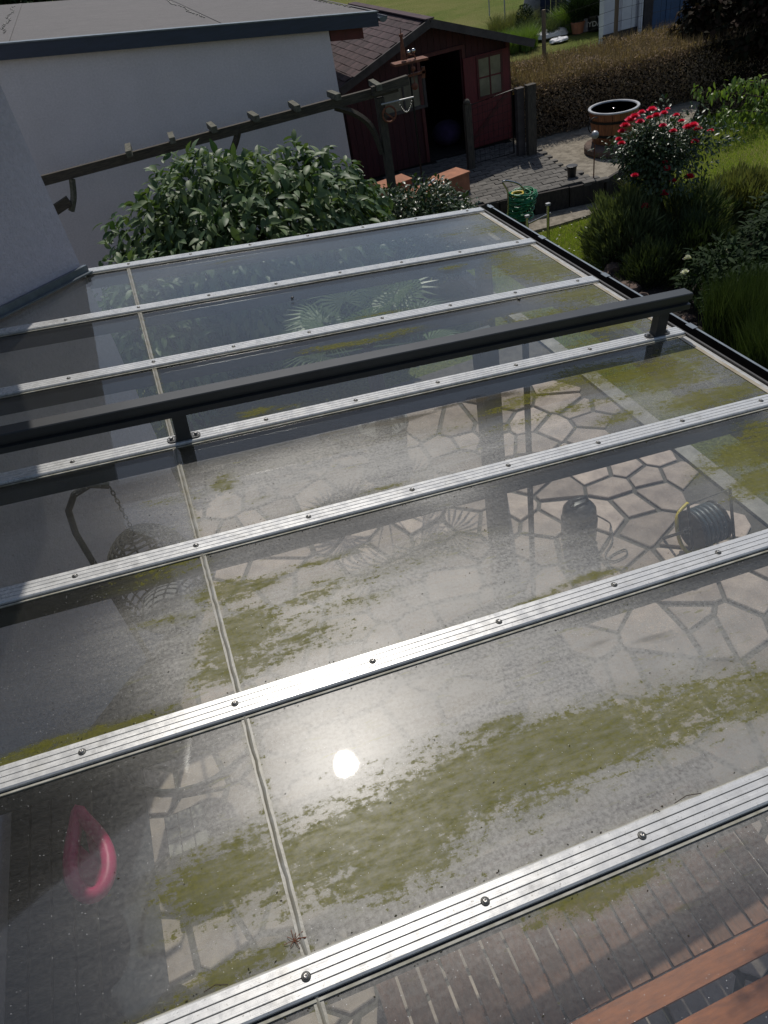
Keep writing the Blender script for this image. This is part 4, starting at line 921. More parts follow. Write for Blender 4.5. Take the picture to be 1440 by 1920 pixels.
part('brace', MB().tube(smooth_pts([(c1_[0]+.05,YP,zb(c1_[0])-.09),(c1_[0]-.02,YP,zb(c1_[0])-.3),(c1_[0]-.12,YP,zb(c1_[0])-.46)]), .04, 4), M['mosswood'], pg)
c2_ = gy(122,386,YP); part('brace', MB().bar((c2_[0]-.28,YP,c2_[2]-.06),(c2_[0]+.08,YP,c2_[2]+.05),.08,.12), M['oldwood'], pg)
c3_ = gy(445,248,YP); part('brace', MB().tube(smooth_pts([(c3_[0]+.05,YP,c3_[2]+.08),(c3_[0]-.05,YP,c3_[2]-.1),(c3_[0]-.25,YP,c3_[2]-.35)]), .045, 4), M['oldwood'], pg)

# ------------------------------------------------------------------ shed
YS = 13.1
shed = thing('garden_shed', 'dark red wooden garden shed with a shingled gable roof and an open doorway', 'shed', (7.2,YS,GS))
pk = gy(806,37,YS); el = gy(640,166,YS); er = gy(1000,76,YS)
yb = YS+3.6; yo = YS-.35
pk = gy(806,37,yo); el = gy(640,166,yo); er = gy(1000,76,yo)
def shiftz(p): return p
sh_x = el[0], pk[0], er[0]
wl, wr = gy(655,250,YS)[0], gy(955,150,YS)[0]
zl = lambda x: pk[2]+(el[2]-pk[2])*(pk[0]-x)/(pk[0]-el[0]) if x < pk[0] else pk[2]+(er[2]-pk[2])*(x-pk[0])/(er[0]-pk[0])
# roof panels
def rpanel(x0, x1, t0, t1, y0, y1):
    q_ = MB(); q_.add([(x0,y0,zl(x0)+t0),(x1,y0,zl(x1)+t0),(x1,y1,zl(x1)+t0),(x0,y1,zl(x0)+t0),(x0,y0,zl(x0)+t1),(x1,y0,zl(x1)+t1),(x1,y1,zl(x1)+t1),(x0,y1,zl(x0)+t1)],
        [(3,2,1,0),(4,5,6,7),(0,1,5,4),(1,2,6,5),(2,3,7,6),(3,0,4,7)]); return q_
sr = part('roof', MB().add([], []), M['shedtrim'], shed)
sr_l = part('roof_deck', rpanel(el[0], pk[0]-.001, -.07, -.02, yo+.03, yb+.2), M['shedtrim'], sr)
sr_r = part('roof_deck', rpanel(pk[0]+.001, er[0], -.07, -.02, yo+.03, yb+.2), M['shedtrim'], sr)
# shingles: left slope one by one
slope_l = math.atan2(pk[2]-el[2], pk[0]-el[0]); Ls = math.hypot(pk[2]-el[2], pk[0]-el[0])
rows = 12; cols = 15; dv_ = Ls/rows; du_ = (yb+.2-yo-.03)/cols
sq = MB().box(-.5*dv_*1.12, .5*dv_*1.12, -du_/2+.003, du_/2-.003, 0, .010); sqm = sq.mesh('shingle', M['shingle'])
for i in range(rows):
    for j in range(-1, cols):
        f = (i+.5)/rows; x = el[0]+(pk[0]-el[0])*f; z = el[2]+(pk[2]-el[2])*f; y = yo+.03+(j+.5)*du_+(du_/2 if i % 2 else 0)
        if y-du_/2 < yo-.0 or y+du_/2 > yb+.25: 
            if y-du_/2 < yo-.1 or y+du_/2 > yb+.5: continue
        put('shingle', sqm, sr, (x, y, z-.015+random.uniform(0,.004)), rot=(random.uniform(-.006,.006), -slope_l+.045, random.uniform(-.006,.006)))
slope_r = math.atan2(pk[2]-er[2], er[0]-pk[0])
part('shingle_sheet', rpanel(pk[0], er[0], -.018, .0, yo+.03, yb+.2), M['shingle'], sr)
part('ridge_cap', MB().bar((pk[0],yo+.0,pk[2]+.012),(pk[0],yb+.2,pk[2]+.012),.16,.02), M['shingle'], sr)
part('barge_board', MB().bar((el[0]-.02,yo,el[2]-.045),(pk[0],yo,pk[2]-.045),.03,.12), M['shedtrim'], shed)
part('barge_board', MB().bar((pk[0]+.002,yo+.001,pk[2]-.045),(er[0]+.02,yo+.001,er[2]-.045),.03,.12), M['shedtrim'], shed)
# walls
q = MB(); q.box(wl, wl+.04, YS+.03, yb, GS, zl(wl)-.08).box(wr-.04, wr, YS+.03, yb, GS, zl(wr)-.08).box(wl+.041, wr-.041, yb-.04, yb, GS, zl(wl)-.08)
part('wall', q, M['shedred'], shed)
part('floor', MB().box(wl+.041, wr-.041, YS+.03, yb-.041, GS-.03, GS+.02), M['dark'], shed)
dx0, dx1 = gy(795,200,YS)[0], gy(872,200,YS)[0]; dtop = gy(830,100,YS)[2]
x = wl
while x < wr-.02:
    x2 = min(x+.118, wr); cxm = (x+x2)/2
    top_ = min(zl(x), zl(x2))-.085
    if dx0-.02 < cxm < dx1+.02: part('plank', MB().box(x, x2-.005, YS, YS+.025, dtop, top_), M['shedred'], shed)
    else: part('plank', MB().box(x, x2-.005, YS+random.uniform(0,.004), YS+.028, GS+.01, top_), M['shedred'], shed)
    x = x2
q = MB().box(dx0-.06, dx0, YS-.03, YS-.002, GS+.01, dtop+.06).box(dx1, dx1+.06, YS-.03, YS-.002, GS+.01, dtop+.06).box(dx0+.001, dx1-.001, YS-.03, YS-.002, dtop, dtop+.06)
part('door_frame', q, M['shedframe'], shed)
# corner board
part('corner_board', MB().box(wr-.06, wr+.02, YS-.022, YS-.003, GS+.01, zl(wr)-.09), M['shedframe'], shed)
# right hand closed leaf with a window
lx0, lx1, lz0, lz1 = rectY(878,275,950,88,YS)
door = part('door', MB().box(lx0, lx1, YS-.05, YS-.031, GS+.04, lz1), M['doorred'], shed)
wx0, wx1, wz0, wz1 = rectY(898,181,935,100,YS)
part('window_frame', MB().box(wx0-.04,wx1+.04,YS-.066,YS-.051,wz1,wz1+.04).box(wx0-.04,wx1+.04,YS-.066,YS-.051,wz0-.04,wz0).box(wx0-.04,wx0,YS-.066,YS-.051,wz0+.001,wz1-.001).box(wx1,wx1+.04,YS-.066,YS-.051,wz0+.001,wz1-.001), M['shedframe'], door)
xm = (wx0+wx1)/2; zm = (wz0+wz1)/2
for (a0,a1) in ((wx0+.001,xm-.014),(xm+.014,wx1-.001)):
    for (b0,b1) in ((wz0+.001,zm-.014),(zm+.014,wz1-.001)): part('pane', MB().box(a0,a1,YS-.056,YS-.052,b0,b1), M['milky'], door)
part('glazing_bar', MB().box(xm-.013,xm+.013,YS-.064,YS-.0515,wz0+.001,wz1-.001), M['shedframe'], door)
part('brace', MB().bar((lx0+.05,YS-.056,GS+.15),(lx1-.05,YS-.056,lz0+.75),.01,.07), M['shedframe'], door)
# left window
wx0, wx1, wz0, wz1 = rectY(722,215,790,140,YS)
win = part('window', MB().box(wx0,wx1,YS-.008,YS-.003,wz0,wz1), M['milky'], shed)
part('window_frame', MB().box(wx0-.05,wx1+.05,YS-.03,YS-.009,wz1,wz1+.05).box(wx0-.05,wx1+.05,YS-.04,YS-.009,wz0-.05,wz0).box(wx0-.05,wx0,YS-.03,YS-.009,wz0+.001,wz1-.001).box(wx1,wx1+.05,YS-.03,YS-.009,wz0+.001,wz1-.001).box((wx0+wx1)/2-.015,(wx0+wx1)/2+.015,YS-.03,YS-.009,wz0+.001,wz1-.001), M['shedtrim'], win)
# things inside the shed
ib = gy(842,245,YS+.5); o = part('stuffed_sack', MB().ball((ib[0],YS+.6,GS+.25), .3, 14, sz=.75), M['purple'], org=(ib[0],YS+.6,GS), smooth=True); tag(o, 'dark violet sack standing just inside the shed doorway', 'sack')

# ------------------------------------------------------------------ rusty garden ornament
YO = 11.0
p0 = gy(766,118,YO)
orn = thing('rusty_ornament', 'rusty iron ornament with a spire and twin glass balls before the shed', 'ornament', (p0[0], YO, GS))
part('pole', MB().tube([(p0[0],YO,GS),(p0[0],YO,p0[2]-.01)], .014, 8), M['iron'], orn)
pl = part('plate', MB().bar(tuple(gy(736,122,YO)), tuple(gy(798,108,YO)), .22, .03), M['rust'], orn)
s0 = gy(757,112,YO); s1 = gy(750,50,YO)
part('spire', MB().tube([s0, s0+(s1-s0)*.45, s0+(s1-s0)*.70, s0+(s1-s0)*.72, s0+(s1-s0)*.78, s0+(s1-s0)*.8, s1], [.045,.028,.020,.035,.030,.008,.003], 10), M['rust'], orn)
for px in (766,775):
    c_ = gy(px, 98 if px == 766 else 95, YO); part('glass_ball', MB().ball(c_, .032, 14), M['steel'], orn, smooth=True)
part('ball_holder', MB().tube([gy(762,112,YO),gy(764,104,YO),gy(776,102,YO),gy(779,110,YO)], .012, 6), M['rust'], orn)
for (px, py, r_) in ((770,127,.035),(773,160,.05)):
    c_ = gy(px, py, YO); part('bell', MB().ball(c_-np.array([0,.1,0]), r_, 12), M['rust'], orn, smooth=True)
part('hanger', MB().tube([gy(768,116,YO)-np.array([0,.1,0]), gy(773,158,YO)-np.array([0,.1,0])], .007, 5), M['rust'], orn)
part('bracket', MB().bar(tuple(gy(752,146,YO)), tuple(gy(797,134,YO)), .03, .035).bar(tuple(gy(794,146,YO)), tuple(gy(793,125,YO)), .03, .05), M['rust'], orn)
hb = thing('hanging_bar', 'thin pale bar with a rusty ring and a small chain hanging from the pergola post', 'ornament', tuple(gy(742,190,YP-.12)))
A_, B_ = gy(715,196,YP-.12), gy(775,182,YP-.12)
part('bar', MB().tube([A_, B_], .011, 8), M['zinc'], hb)
cc_ = gy(730,214,YP-.12); part('ring', MB().tube([(cc_[0]+.10*math.cos(t_), YP-.12, cc_[2]+.10*math.sin(t_)) for t_ in np.linspace(0,2*math.pi,20)[:-1]], .014, 6, closed=True).bar((cc_[0]-.09,YP-.12,cc_[2]+.06),(cc_[0]+.07,YP-.12,cc_[2]-.08),.014,.02), M['rust'], hb)
cA, cB = gy(748,193,YP-.12), gy(772,190,YP-.12); q = MB()
for k_ in range(15):
    f = k_/14; q.ball((cA[0]+(cB[0]-cA[0])*f, YP-.12, cA[2]+(cB[2]-cA[2])*f-.16*4*f*(1-f)*.8), .010, 6)
part('chain', q, M['steel'], hb)

# ------------------------------------------------------------------ gate and fence by the shed
yg_ = gz(885,313,GS)[1]
gt = thing('wire_gate', 'low wire mesh gate with a thin metal frame in front of the shed door', 'gate', tuple(gz(925,300,GS)))
pA = gz(884,314,GS); pB = gz(964,292,GS); hgt = 1.02
def up(p, h): return (p[0], p[1], p[2]+h)
part('frame', MB().tube([up(pA,.05), up(pA,hgt-.02), up(pB,hgt+.05), up(pB,.05)], .016, 6, closed=True), M['iron'], gt)
q = MB()
for k_ in range(1, 9):
    f = k_/9; p_ = pA+(pB-pA)*f; q.tube([up(p_,.05), up(p_,hgt-.02+.07*f)], .003, 4)
for k_ in range(1, 9): q.tube([up(pA,.05+k_*.11), up(pB,.05+k_*.118)], .003, 4)
part('mesh', q, M['iron'], gt, kind='stuff')
def post(px, py, h, w, label, m, dome=False, name='fence_post'):
    p = gz(px, py, GS); o = thing(name, label, 'post', tuple(p)); part('shaft', MB().box(p[0]-w/2,p[0]+w/2,p[1]-.05,p[1]+.05,GS,GS+h), m, o)
    if dome: part('finial', MB().lathe((p[0],p[1],GS+h+.001), [(w/2,0),(w/2,.03),(w*.3,.07),(.001,.08)], 12), m, o, smooth=True)
    else: part('cap', MB().box(p[0]-w/2-.008,p[0]+w/2+.008,p[1]-.058,p[1]+.058,GS+h+.001,GS+h+.014), m, o)
    return p
post(884,316,1.05,.12,'dark round-topped timber post on the left of the wire gate',M['postwood'],True)
post(977,291,1.08,.13,'grey flat board post on the right of the wire gate',M['shedtrim'])
post(997,290,1.12,.16,'dark fence post against the hedge right of the grey board',M['postwood'])

# ------------------------------------------------------------------ pots and boxes near the shed
def planter(name, label, cat, c, w, d, h, rotz, m):
    o = thing(name, label, cat, c); cr, sr_ = math.cos(rotz), math.sin(rotz); P = lambda x, y, z: (c[0]+x*cr-y*sr_, c[1]+x*sr_+y*cr, c[2]+z)
    def bx(x0,x1,y0,y1,z0,z1): 
        return MB().add([P(x0,y0,z0),P(x1,y0,z0),P(x1,y1,z0),P(x0,y1,z0),P(x0,y0,z1),P(x1,y0,z1),P(x1,y1,z1),P(x0,y1,z1)], [(3,2,1,0),(4,5,6,7),(0,1,5,4),(1,2,6,5),(2,3,7,6),(3,0,4,7)])
    part('body', bx(-w/2,w/2,-d/2,d/2,0,h-.03), m, o); part('lid', bx(-w/2-.015,w/2+.015,-d/2-.015,d/2+.015,h-.029,h), m, o); return o, P
bc = gz(848,398,GL+.0); planter('clay_box', 'orange terracotta box with a flat lid beside the lawn path', 'box', (bc[0]-.05,bc[1]-.1,GL), .58,.36,.66, R(12), M['terracotta'])
bc = gz(738,345,GL); planter('clay_slab_table', 'low orange tiled slab table behind the rose bush', 'table', (5.75,10.65,GL), .75,.35,.74, R(14), M['terracotta'])
o, P = planter('clay_chest', 'round-topped terracotta chest at the foot of the pergola post', 'box', (5.50,11.3,GL), .6,.35,.78, R(8), M['terracotta'])
q = MB(); 
o2 = thing('metal_rod', 'short white metal rod lying on the orange slab table', 'rod', (5.9,10.7,GL+.78)); part('tube', MB().tube([(5.72,10.6,GL+.762),(6.05,10.75,GL+.80)], .018, 8), M['white'], o2)
# black pot on paving
c_ = gz(1072,331,GS); bp = thing('black_pot', 'small black pot standing on the corner of the grey paving', 'pot', tuple(c_)); part('body', MB().lathe(c_, [(.065,0),(.08,.15),(.085,.16),(.085,.17),(.072,.17),(.06,.05),(.0001,.05)], 16), M['black'], bp); part('rim', MB().lathe(c_+np.array([0,0,.158]), [(.087,0),(.092,.004),(.092,.016),(.087,.018)], 16), M['black'], bp)

# tub fountain
tcx = gz(1148,268,GS+.04); tx, ty = tcx[0], tcx[1]
base = gz(1140,298,GS); 
sb = thing('stone_base', 'low round stone slab base under the wooden tub fountain', 'plinth', (tx-.05, ty-.12, GS-.02))
part('slab', MB().lathe((tx-.05, ty-.15, GS-.02), [(.50,0),(.52,.03),(.52,.10),(.50,.12),(.0001,.12)], 28), M['rock'], sb)
tub = thing('tub_fountain', 'round wooden tub fountain with a pale rim, dark water and a glass ball', 'fountain', (tx, ty, GS+.1))
h0, h1 = GS+.1, GS+.60; r0, r1 = .34, .41
for k_ in range(20):
    a0, a1 = 2*math.pi*(k_+.03)/20, 2*math.pi*(k_+.97)/20; vs = []
    for (r_, z) in ((r0, h0), (r1, h1)):
        for (a_, rr_) in ((a0, r_), (a1, r_), (a1, r_-.03), (a0, r_-.03)): vs.append((tx+rr_*math.cos(a_), ty+rr_*math.sin(a_), z))
    part('stave', MB().add(vs, [(3,2,1,0),(4,5,6,7),(0,1,5,4),(1,2,6,5),(2,3,7,6),(3,0,4,7)]), M['tub'], tub)
for z in (.14, .36):
    r_ = r0+(r1-r0)*z/.5+.006; part('hoop', MB().lathe((tx,ty,h0+z), [(r_-.004,-.02),(r_+.003,-.02),(r_+.007,.02),(r_-.004,.02)], 36), M['iron'], tub)
part('rim', MB().lathe((tx,ty,h1), [(r1-.032,0.001),(r1+.016,0.001),(r1+.02,.012),(r1+.014,.024),(r1-.025,.024),(r1-.035,.01),(r1-.032,0.001)], 40), M['zinc'], tub, smooth=False)
part('inner_ring', MB().lathe((tx,ty,h1-.10), [(r1-.12,0),(r1-.09,0),(r1-.09,.012),(r1-.12,.012),(r1-.12,0)], 40), M['zinc'], tub)
part('water', MB().lathe((tx,ty,h1-.11), [(r1-.045,0),(0.0001,.0)], 36), M['water'], tub)
part('glass_ball', MB().ball((tx,ty,h1-.05), .055, 18), M['steel'], tub, smooth=True)
q = MB().lathe((tx,ty,GS+.103), [(.33,0),(.0001,0.0)], 30); 
# pole with ball
c_ = gz(1113,333,GS); po = thing('garden_stake', 'thin metal stake with a silver ball and curled hook in front of the tub', 'stake', tuple(c_))
t1 = gy(1106,258,c_[1]); part('rod', MB().tube([c_, (c_[0],c_[1],t1[2])], .010, 8), M['rust'], po); part('ball', MB().ball((c_[0],c_[1],t1[2]+.02), .06, 14), M['zinc'], po, smooth=True)
part('hook', MB().tube([(c_[0]+.10*math.cos(t_)-.02, c_[1], t1[2]+.16+.11*math.sin(t_)) for t_ in np.linspace(1.0, 4.2, 12)], .008, 6), M['iron'], po, smooth=True)

# hose trolley by the gutter
ht0 = gz(985,440,GL); hz = ht0
ty_ = ht0[1]
tr_ = thing('hose_trolley', 'steel tube hose trolley wound with bright green hose and a yellow ring', 'hose trolley', (ht0[0], ty_, GL))
cz_ = gy(985,378,ty_)
def gyt(a, b): return tuple(gy(a, b, ty_))
part('handle', MB().tube(smooth_pts([gyt(950,430),gyt(952,395),gyt(952,360),gyt(943,340),gyt(968,343),gyt(980,352),gyt(985,370),gyt(987,405),gyt(988,445)]), .014, 8), M['steel'], tr_, smooth=True)
q = MB(); gg = random.Random(4)
for k_ in range(26):
    rx = gg.uniform(.15,.225); zo = gg.uniform(-.16,.17); tl = gg.uniform(-.25,.25); t2 = gg.uniform(-.2,.2)
    ctr = np.array(gyt(983,387)) + np.array([gg.uniform(-.03,.03), .1, zo])
    q.tube([(ctr[0]+rx*math.cos(a_), ctr[1]+rx*math.sin(a_), ctr[2]+tl*rx*math.cos(a_)+t2*rx*math.sin(a_)+gg.uniform(-.008,.008)) for a_ in np.linspace(0, 2*math.pi, 22)[:-1]], .011, 6, closed=True)
part('hose', q, M['green'], tr_, smooth=True)
ctr = np.array(gyt(977,369)); part('yellow_ring', MB().tube([(ctr[0]+.09*math.cos(a_), ctr[1]+.1+.09*math.sin(a_), ctr[2]+.02) for a_ in np.linspace(0, 2*math.pi, 22)[:-1]], .022, 8, closed=True), M['yellow'], tr_, smooth=True)
part('drum', MB().lathe(np.array(gyt(984,430))+np.array([0,.1,-.3]), [(.11,0),(.11,.62)], 16), M['black'], tr_)
pA_ = np.array(gyt(990,425)); pB_ = np.array(gyt(1028,400))
st2 = thing('steel_frame', 'low rusty steel frame with bright capped tube ends beside the green hose', 'frame', (gz(1028,458,GL)[0], gz(1028,458,GL)[1], GL))
b2 = gz(1028,470,GL); t2_ = gy(1026,386,b2[1]); b3 = gz(990,470,GL); t3_ = gy(988,408,b3[1])
for (b_, t__) in ((b2, t2_), (b3, t3_)):
    part('upright', MB().tube([b_, (b_[0],b_[1],t__[2])], .022, 8), M['steel'], st2); part('end_cap', MB().bar((b_[0]-.03,b_[1],t__[2]+.02),(b_[0]+.03,b_[1],t__[2]+.02),.05,.03), M['zinc'], st2)
part('crossbar', MB().tube([(b3[0],b3[1],t3_[2]-.10),(b2[0]+.05,b2[1],t3_[2]+.05)], .013, 8), M['steel'], st2)
part('crossbar', MB().tube([(b3[0],b3[1],GL+.1),(b2[0],b2[1],GL+.1)], .013, 8), M['steel'], st2)

# ------------------------------------------------------------------ hedge
hd = thing('hedge', 'brown bare beech hedge behind the tub, paler and wispy along its top', 'hedge', (11,13.3,GL))
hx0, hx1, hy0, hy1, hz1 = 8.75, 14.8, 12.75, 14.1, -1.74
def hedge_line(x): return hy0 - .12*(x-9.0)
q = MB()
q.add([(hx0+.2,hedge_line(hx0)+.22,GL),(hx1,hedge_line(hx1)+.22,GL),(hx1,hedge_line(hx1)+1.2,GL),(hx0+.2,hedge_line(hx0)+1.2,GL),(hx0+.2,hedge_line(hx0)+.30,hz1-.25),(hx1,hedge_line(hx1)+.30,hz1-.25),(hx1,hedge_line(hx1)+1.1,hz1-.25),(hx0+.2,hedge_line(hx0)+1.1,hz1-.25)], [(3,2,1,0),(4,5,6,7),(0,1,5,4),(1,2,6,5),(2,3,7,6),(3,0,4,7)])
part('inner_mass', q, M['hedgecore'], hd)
g = np.random.default_rng(9); n = 60000
X = g.uniform(hx0, hx1, n); face = g.random(n); dpt = g.random(n)**1.5*.28
Y = np.where(face < .55, dpt, g.uniform(0, 1.9, n)); Z = np.where(face < .55, g.uniform(GL, hz1-.05, n), hz1-dpt)
lm = np.array([mnoise.noise(Vector((x*1.7, z*2.2+y, 0))) for x, y, z in zip(X, Y, Z)])
Y = Y - lm*.12*(face < .55) + hy0 - .12*(X-9.0) + np.where(face<.55, .25*np.clip((Z-hz1+.5)/.5,0,1)**2, 0); Z = Z + lm*.10*(face >= .55)
pos = np.stack([X, Y, Z], 1); out = np.where(face[:, None] < .55, np.array([[0,-1,.2]]), np.array([[0,-.2,1]]))
lt3 = leaf_tpl(1, .55, .1, .15, 2)
put('foliage', scatter_mesh('foliage', lt3, pos, leaves(pos, out, .1, .8, 3), g.uniform(.025,.055,n), M['hedge'], WL[hd.name]), hd, WL[hd.name], kind='stuff')
nb_ = 14000; bx_ = g.uniform(hx0, hx1, nb_); by_ = g.uniform(-.02, 1.9, nb_)
bs = np.stack([bx_, by_+hy0-.12*(bx_-9.0), np.full(nb_, hz1-.08)], 1)
put('twigs', stalks('twigs', nb_, bs, .05, .26, .5, .008, M['hedge'], WL[hd.name], 5), hd, WL[hd.name], kind='stuff')

# ------------------------------------------------------------------ planting on the right
def tuft(name, label, cat, c, rx, ry, n, h0_, h1_, lean, w, m, seed, group=None):
    t_ = thing(name, label, cat, c, group); cc0 = disc(c, rx*.92, ry*.92, 34, seed); gk_ = np.random.default_rng(seed+77); b_ = cc0[gk_.integers(0, 34, n)] + gk_.normal(size=(n,3))*np.array([.05,.05,0])
    # stems fan outwards
    me = stalks('stalks', n, b_, h0_, h1_, lean, w, m, WL[t_.name], seed); put('stalks', me, t_, WL[t_.name], kind='stuff'); return t_
def P2(px, py, z=GL): return tuple(gz(px, py, z)[:2])+(z,)
nl = leaf_tpl(1, .10, .05, .12, 2)
def mound(name, label, cat, c, r, n, size, m, seed, upw=1.1):
    t_ = thing(name, label, cat, (c[0], c[1], GL))
    pos, out, rad = crown_pts((c[0], c[1], GL+.05), r, n, .55, .35, -.05, seed); g = np.random.default_rng(seed)
    dr = out*1.0 + g.normal(size=(len(pos),3))*.38; dr[:,2] += upw; nm = g.normal(size=(len(pos),3))
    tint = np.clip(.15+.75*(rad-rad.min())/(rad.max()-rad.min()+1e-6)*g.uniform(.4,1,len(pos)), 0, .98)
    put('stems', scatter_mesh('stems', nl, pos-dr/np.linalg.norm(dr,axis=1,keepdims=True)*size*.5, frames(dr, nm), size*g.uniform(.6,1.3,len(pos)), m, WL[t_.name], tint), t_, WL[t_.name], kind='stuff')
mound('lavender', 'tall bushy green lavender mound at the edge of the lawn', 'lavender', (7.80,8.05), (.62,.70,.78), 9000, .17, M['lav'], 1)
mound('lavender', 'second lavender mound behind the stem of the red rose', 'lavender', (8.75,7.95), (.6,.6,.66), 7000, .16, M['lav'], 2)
mound('lavender', 'lavender mound with shade put into its colour below the red rose towards the white flowers', 'lavender', (8.2,7.15), (.6,.5,.55), 6500, .15, M['lavd'], 3)
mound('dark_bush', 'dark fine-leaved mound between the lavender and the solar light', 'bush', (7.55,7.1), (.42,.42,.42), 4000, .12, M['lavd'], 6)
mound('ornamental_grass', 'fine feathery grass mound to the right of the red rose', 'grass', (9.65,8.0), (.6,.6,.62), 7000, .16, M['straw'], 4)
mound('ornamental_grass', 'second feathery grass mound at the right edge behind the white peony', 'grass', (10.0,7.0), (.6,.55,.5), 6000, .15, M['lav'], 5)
tuft('reed_clump', 'upright green reeds at the right edge next to the gutter', 'reeds', (7.25,5.0,GL), .42,.4, 4500, .6,1.0, .35, .013, M['reed'], 6)
tuft('reed_clump', 'second clump of upright reeds nearer the corner of the frame', 'reeds', (6.95,4.25,GL), .35,.4, 4000, .6,1.0, .35, .013, M['reed'], 7)
tuft('ornamental_grass', 'pale grass tuft growing beside the gravel corner near the tub', 'grass', (9.25,9.6,GL), .35,.3, 3500, .2,.45, .8, .008, M['straw'], 8)
# peonies and dark perennials
dk = leaf_tpl(1, .3, .1, .3, 3)
def peony(c, r, n, label, seed, flowers=()):
    t_, pos, out = shrub('peony', label, 'perennial', c, r, n, .12, M['darkl'], seed, GL, dk, 40, .3, .7, .3, twigs=False, low=-.4, core=False)
    for (px, py, Yf) in flowers:
        f_ = gy(px, py, Yf); q = MB(); gg = random.Random(px)
        for k_ in range(26):
            a_ = gg.uniform(0,6.28); e_ = gg.uniform(.1,1.5); d = np.array([math.cos(a_)*math.cos(e_), math.sin(a_)*math.cos(e_), math.sin(e_)]); s_ = np.cross(d, [.3,.2,1]); s_ /= np.linalg.norm(s_); c0 = f_+d*.015; r_ = .045
            q.add([c0-s_*.006, c0+d*r_*.6-s_*.02, c0+d*r_+np.array([0,0,.004]), c0+d*r_*.6+s_*.02, c0+s_*.006], [(0,1,2,3,4)])
        part('flower', q, M['wpetal'], t_)
        part('stem', MB().tube([f_-np.array([0,0,.02]), f_-np.array([.03,-.02,.45])], .005, 5), M['darkl'], t_)
    return t_
peony((7.75,6.1,-2.72), (.5,.45,.40), 1400, 'dark green peony with two white blooms, left one of the pair beside the bed stones', 51, ((1289,487,6.2),(1284,514,6.0)))
peony((8.7,6.3,-2.65), (.5,.45,.42), 1500, 'dark green peony carrying a single large white bloom', 52, ((1360,475,6.4),))
peony((7.6,5.45,-2.75), (.5,.4,.34), 1400, 'dark low perennial between the reeds and the peonies', 53)
peony((8.6,5.3,-2.7), (.6,.5,.40), 1500, 'dark perennial clump at the right edge of the frame above the reeds', 54)
peony((9.5,6.8,-2.7), (.6,.5,.4), 1500, 'dark leafy clump below the feathery grass at the right edge', 55)
# bed stones
g = random.Random(5)
def stone(px, py, s, label, z=GL+.02, grp='stones edging the flower bed'):
    c = gz(px, py, z); q = MB(); n1 = 8; prof_ = [(.0001,-.3),(.7,-.2),(1.,.1),(.8,.45),(.4,.62),(.0001,.66)]; q.lathe(c, [(r_*s, z_*s) for r_, z_ in prof_], 9)
    q.v = [tuple(np.array(v)+np.array([g.uniform(-1,1), g.uniform(-1,1), g.uniform(-.5,.5)])*s*.14*(1 if True else 0)) for v in q.v]
    o = part('bed_stone', q, M['rock'], org=c); tag(o, label, 'stone', grp)
for (px, py, s, l) in ((1150,505,.13,'reddish upright stone at the tip of the lawn'),(1178,545,.17,'broad brown stone, largest of those along the roof gutter'),(1135,515,.07,'small stone beside the lawn tip'),(1205,560,.10,'medium brown stone just behind the largest bed stone'),(1270,610,.11,'rough grey stone behind the end of the awning rail'),(1240,590,.08,'small stone left of the rail end'),(1150,530,.06,'tiny pebble-like stone in front of the reddish upright stone'),(1290,600,.09,'dark stone right of the rail end under the perennials')):
    stone(px, py, s, l)
pl_ = gz(1235,525,GL+.02); so = thing('solar_light', 'small dark stake light with a pale cap in the flower bed', 'lamp', tuple(pl_))
part('stake', MB().tube([pl_, pl_+np.array([0,0,.22])], .010, 6), M['iron'], so); part('lamp_head', MB().lathe(pl_+np.array([0,0,.221]), [(.022,0),(.026,.03),(.026,.07),(.03,.072),(.03,.082),(.0001,.086)], 12), M['zinc'], so)
# standard rose
YR = 8.05
rb = gy(1243,440,YR); 
rs = thing('rose_tree', 'standard rose tree with crimson blooms and a bare stem above the lavender', 'rose', (rb[0],YR,GL))
part('stem', MB().tube(smooth_pts([(rb[0]+.02,YR,GL),(rb[0]+.01,YR,GL+.35),gy(1226,345,YR)]), [.026]*11 , 8), M['bark'], rs)
s0 = gy(1226,345,YR); q = MB(); gg = random.Random(8)
cc = gy(1245,285,YR)
for k_ in range(14):
    a_ = gg.uniform(0,6.28); d = np.array([math.cos(a_)*.55, math.sin(a_)*.4, gg.uniform(-.1,.4)]); q.tube([s0, s0+d*.5+np.array([0,0,.1]), cc+d*np.array([.8,.8,.8])], [.013,.009,.004], 5)
part('branches', q, M['bark'], rs)
pos, out, rad = crown_pts(cc, (.62,.45,.44), 5200, .8, .9, -1, 61); 
p2, o2_, _ = crown_pts(gy(1205,280,YR), (.33,.3,.30), 2000, .7, .35, -1, 62); pos = np.concatenate([pos, p2]); out = np.concatenate([out, o2_])
g = np.random.default_rng(6); Mx = leaves(pos, out, .2, .7, 61)
put('foliage', scatter_mesh('foliage', sm, pos, Mx, g.uniform(.035,.075,len(pos)), M['rosel'], WL[rs.name]), rs, WL[rs.name], kind='stuff')
def rose(c, r_):
    q = MB(); gg = random.Random(int(c[0]*1e4) & 0xffff)
    for L_ in range(4):
        for k_ in range(6):
            a_ = k_*1.047+L_*.5+gg.uniform(-.1,.1); e_ = .1+L_*.38; d = np.array([math.cos(a_)*math.cos(e_), math.sin(a_)*math.cos(e_), math.sin(e_)]); s_ = np.array([-math.sin(a_), math.cos(a_), 0]); R_ = r_*(1-L_*.12)
            q.add([c-s_*.3*R_, c+d*R_*.6-s_*.55*R_, c+d*R_*1.05-s_*.25*R_+np.array([0,0,.1*R_]), c+d*R_*1.05+s_*.25*R_+np.array([0,0,.1*R_]), c+d*R_*.6+s_*.55*R_, c+s_*.3*R_], [(0,1,2,3,4,5)])
    return q
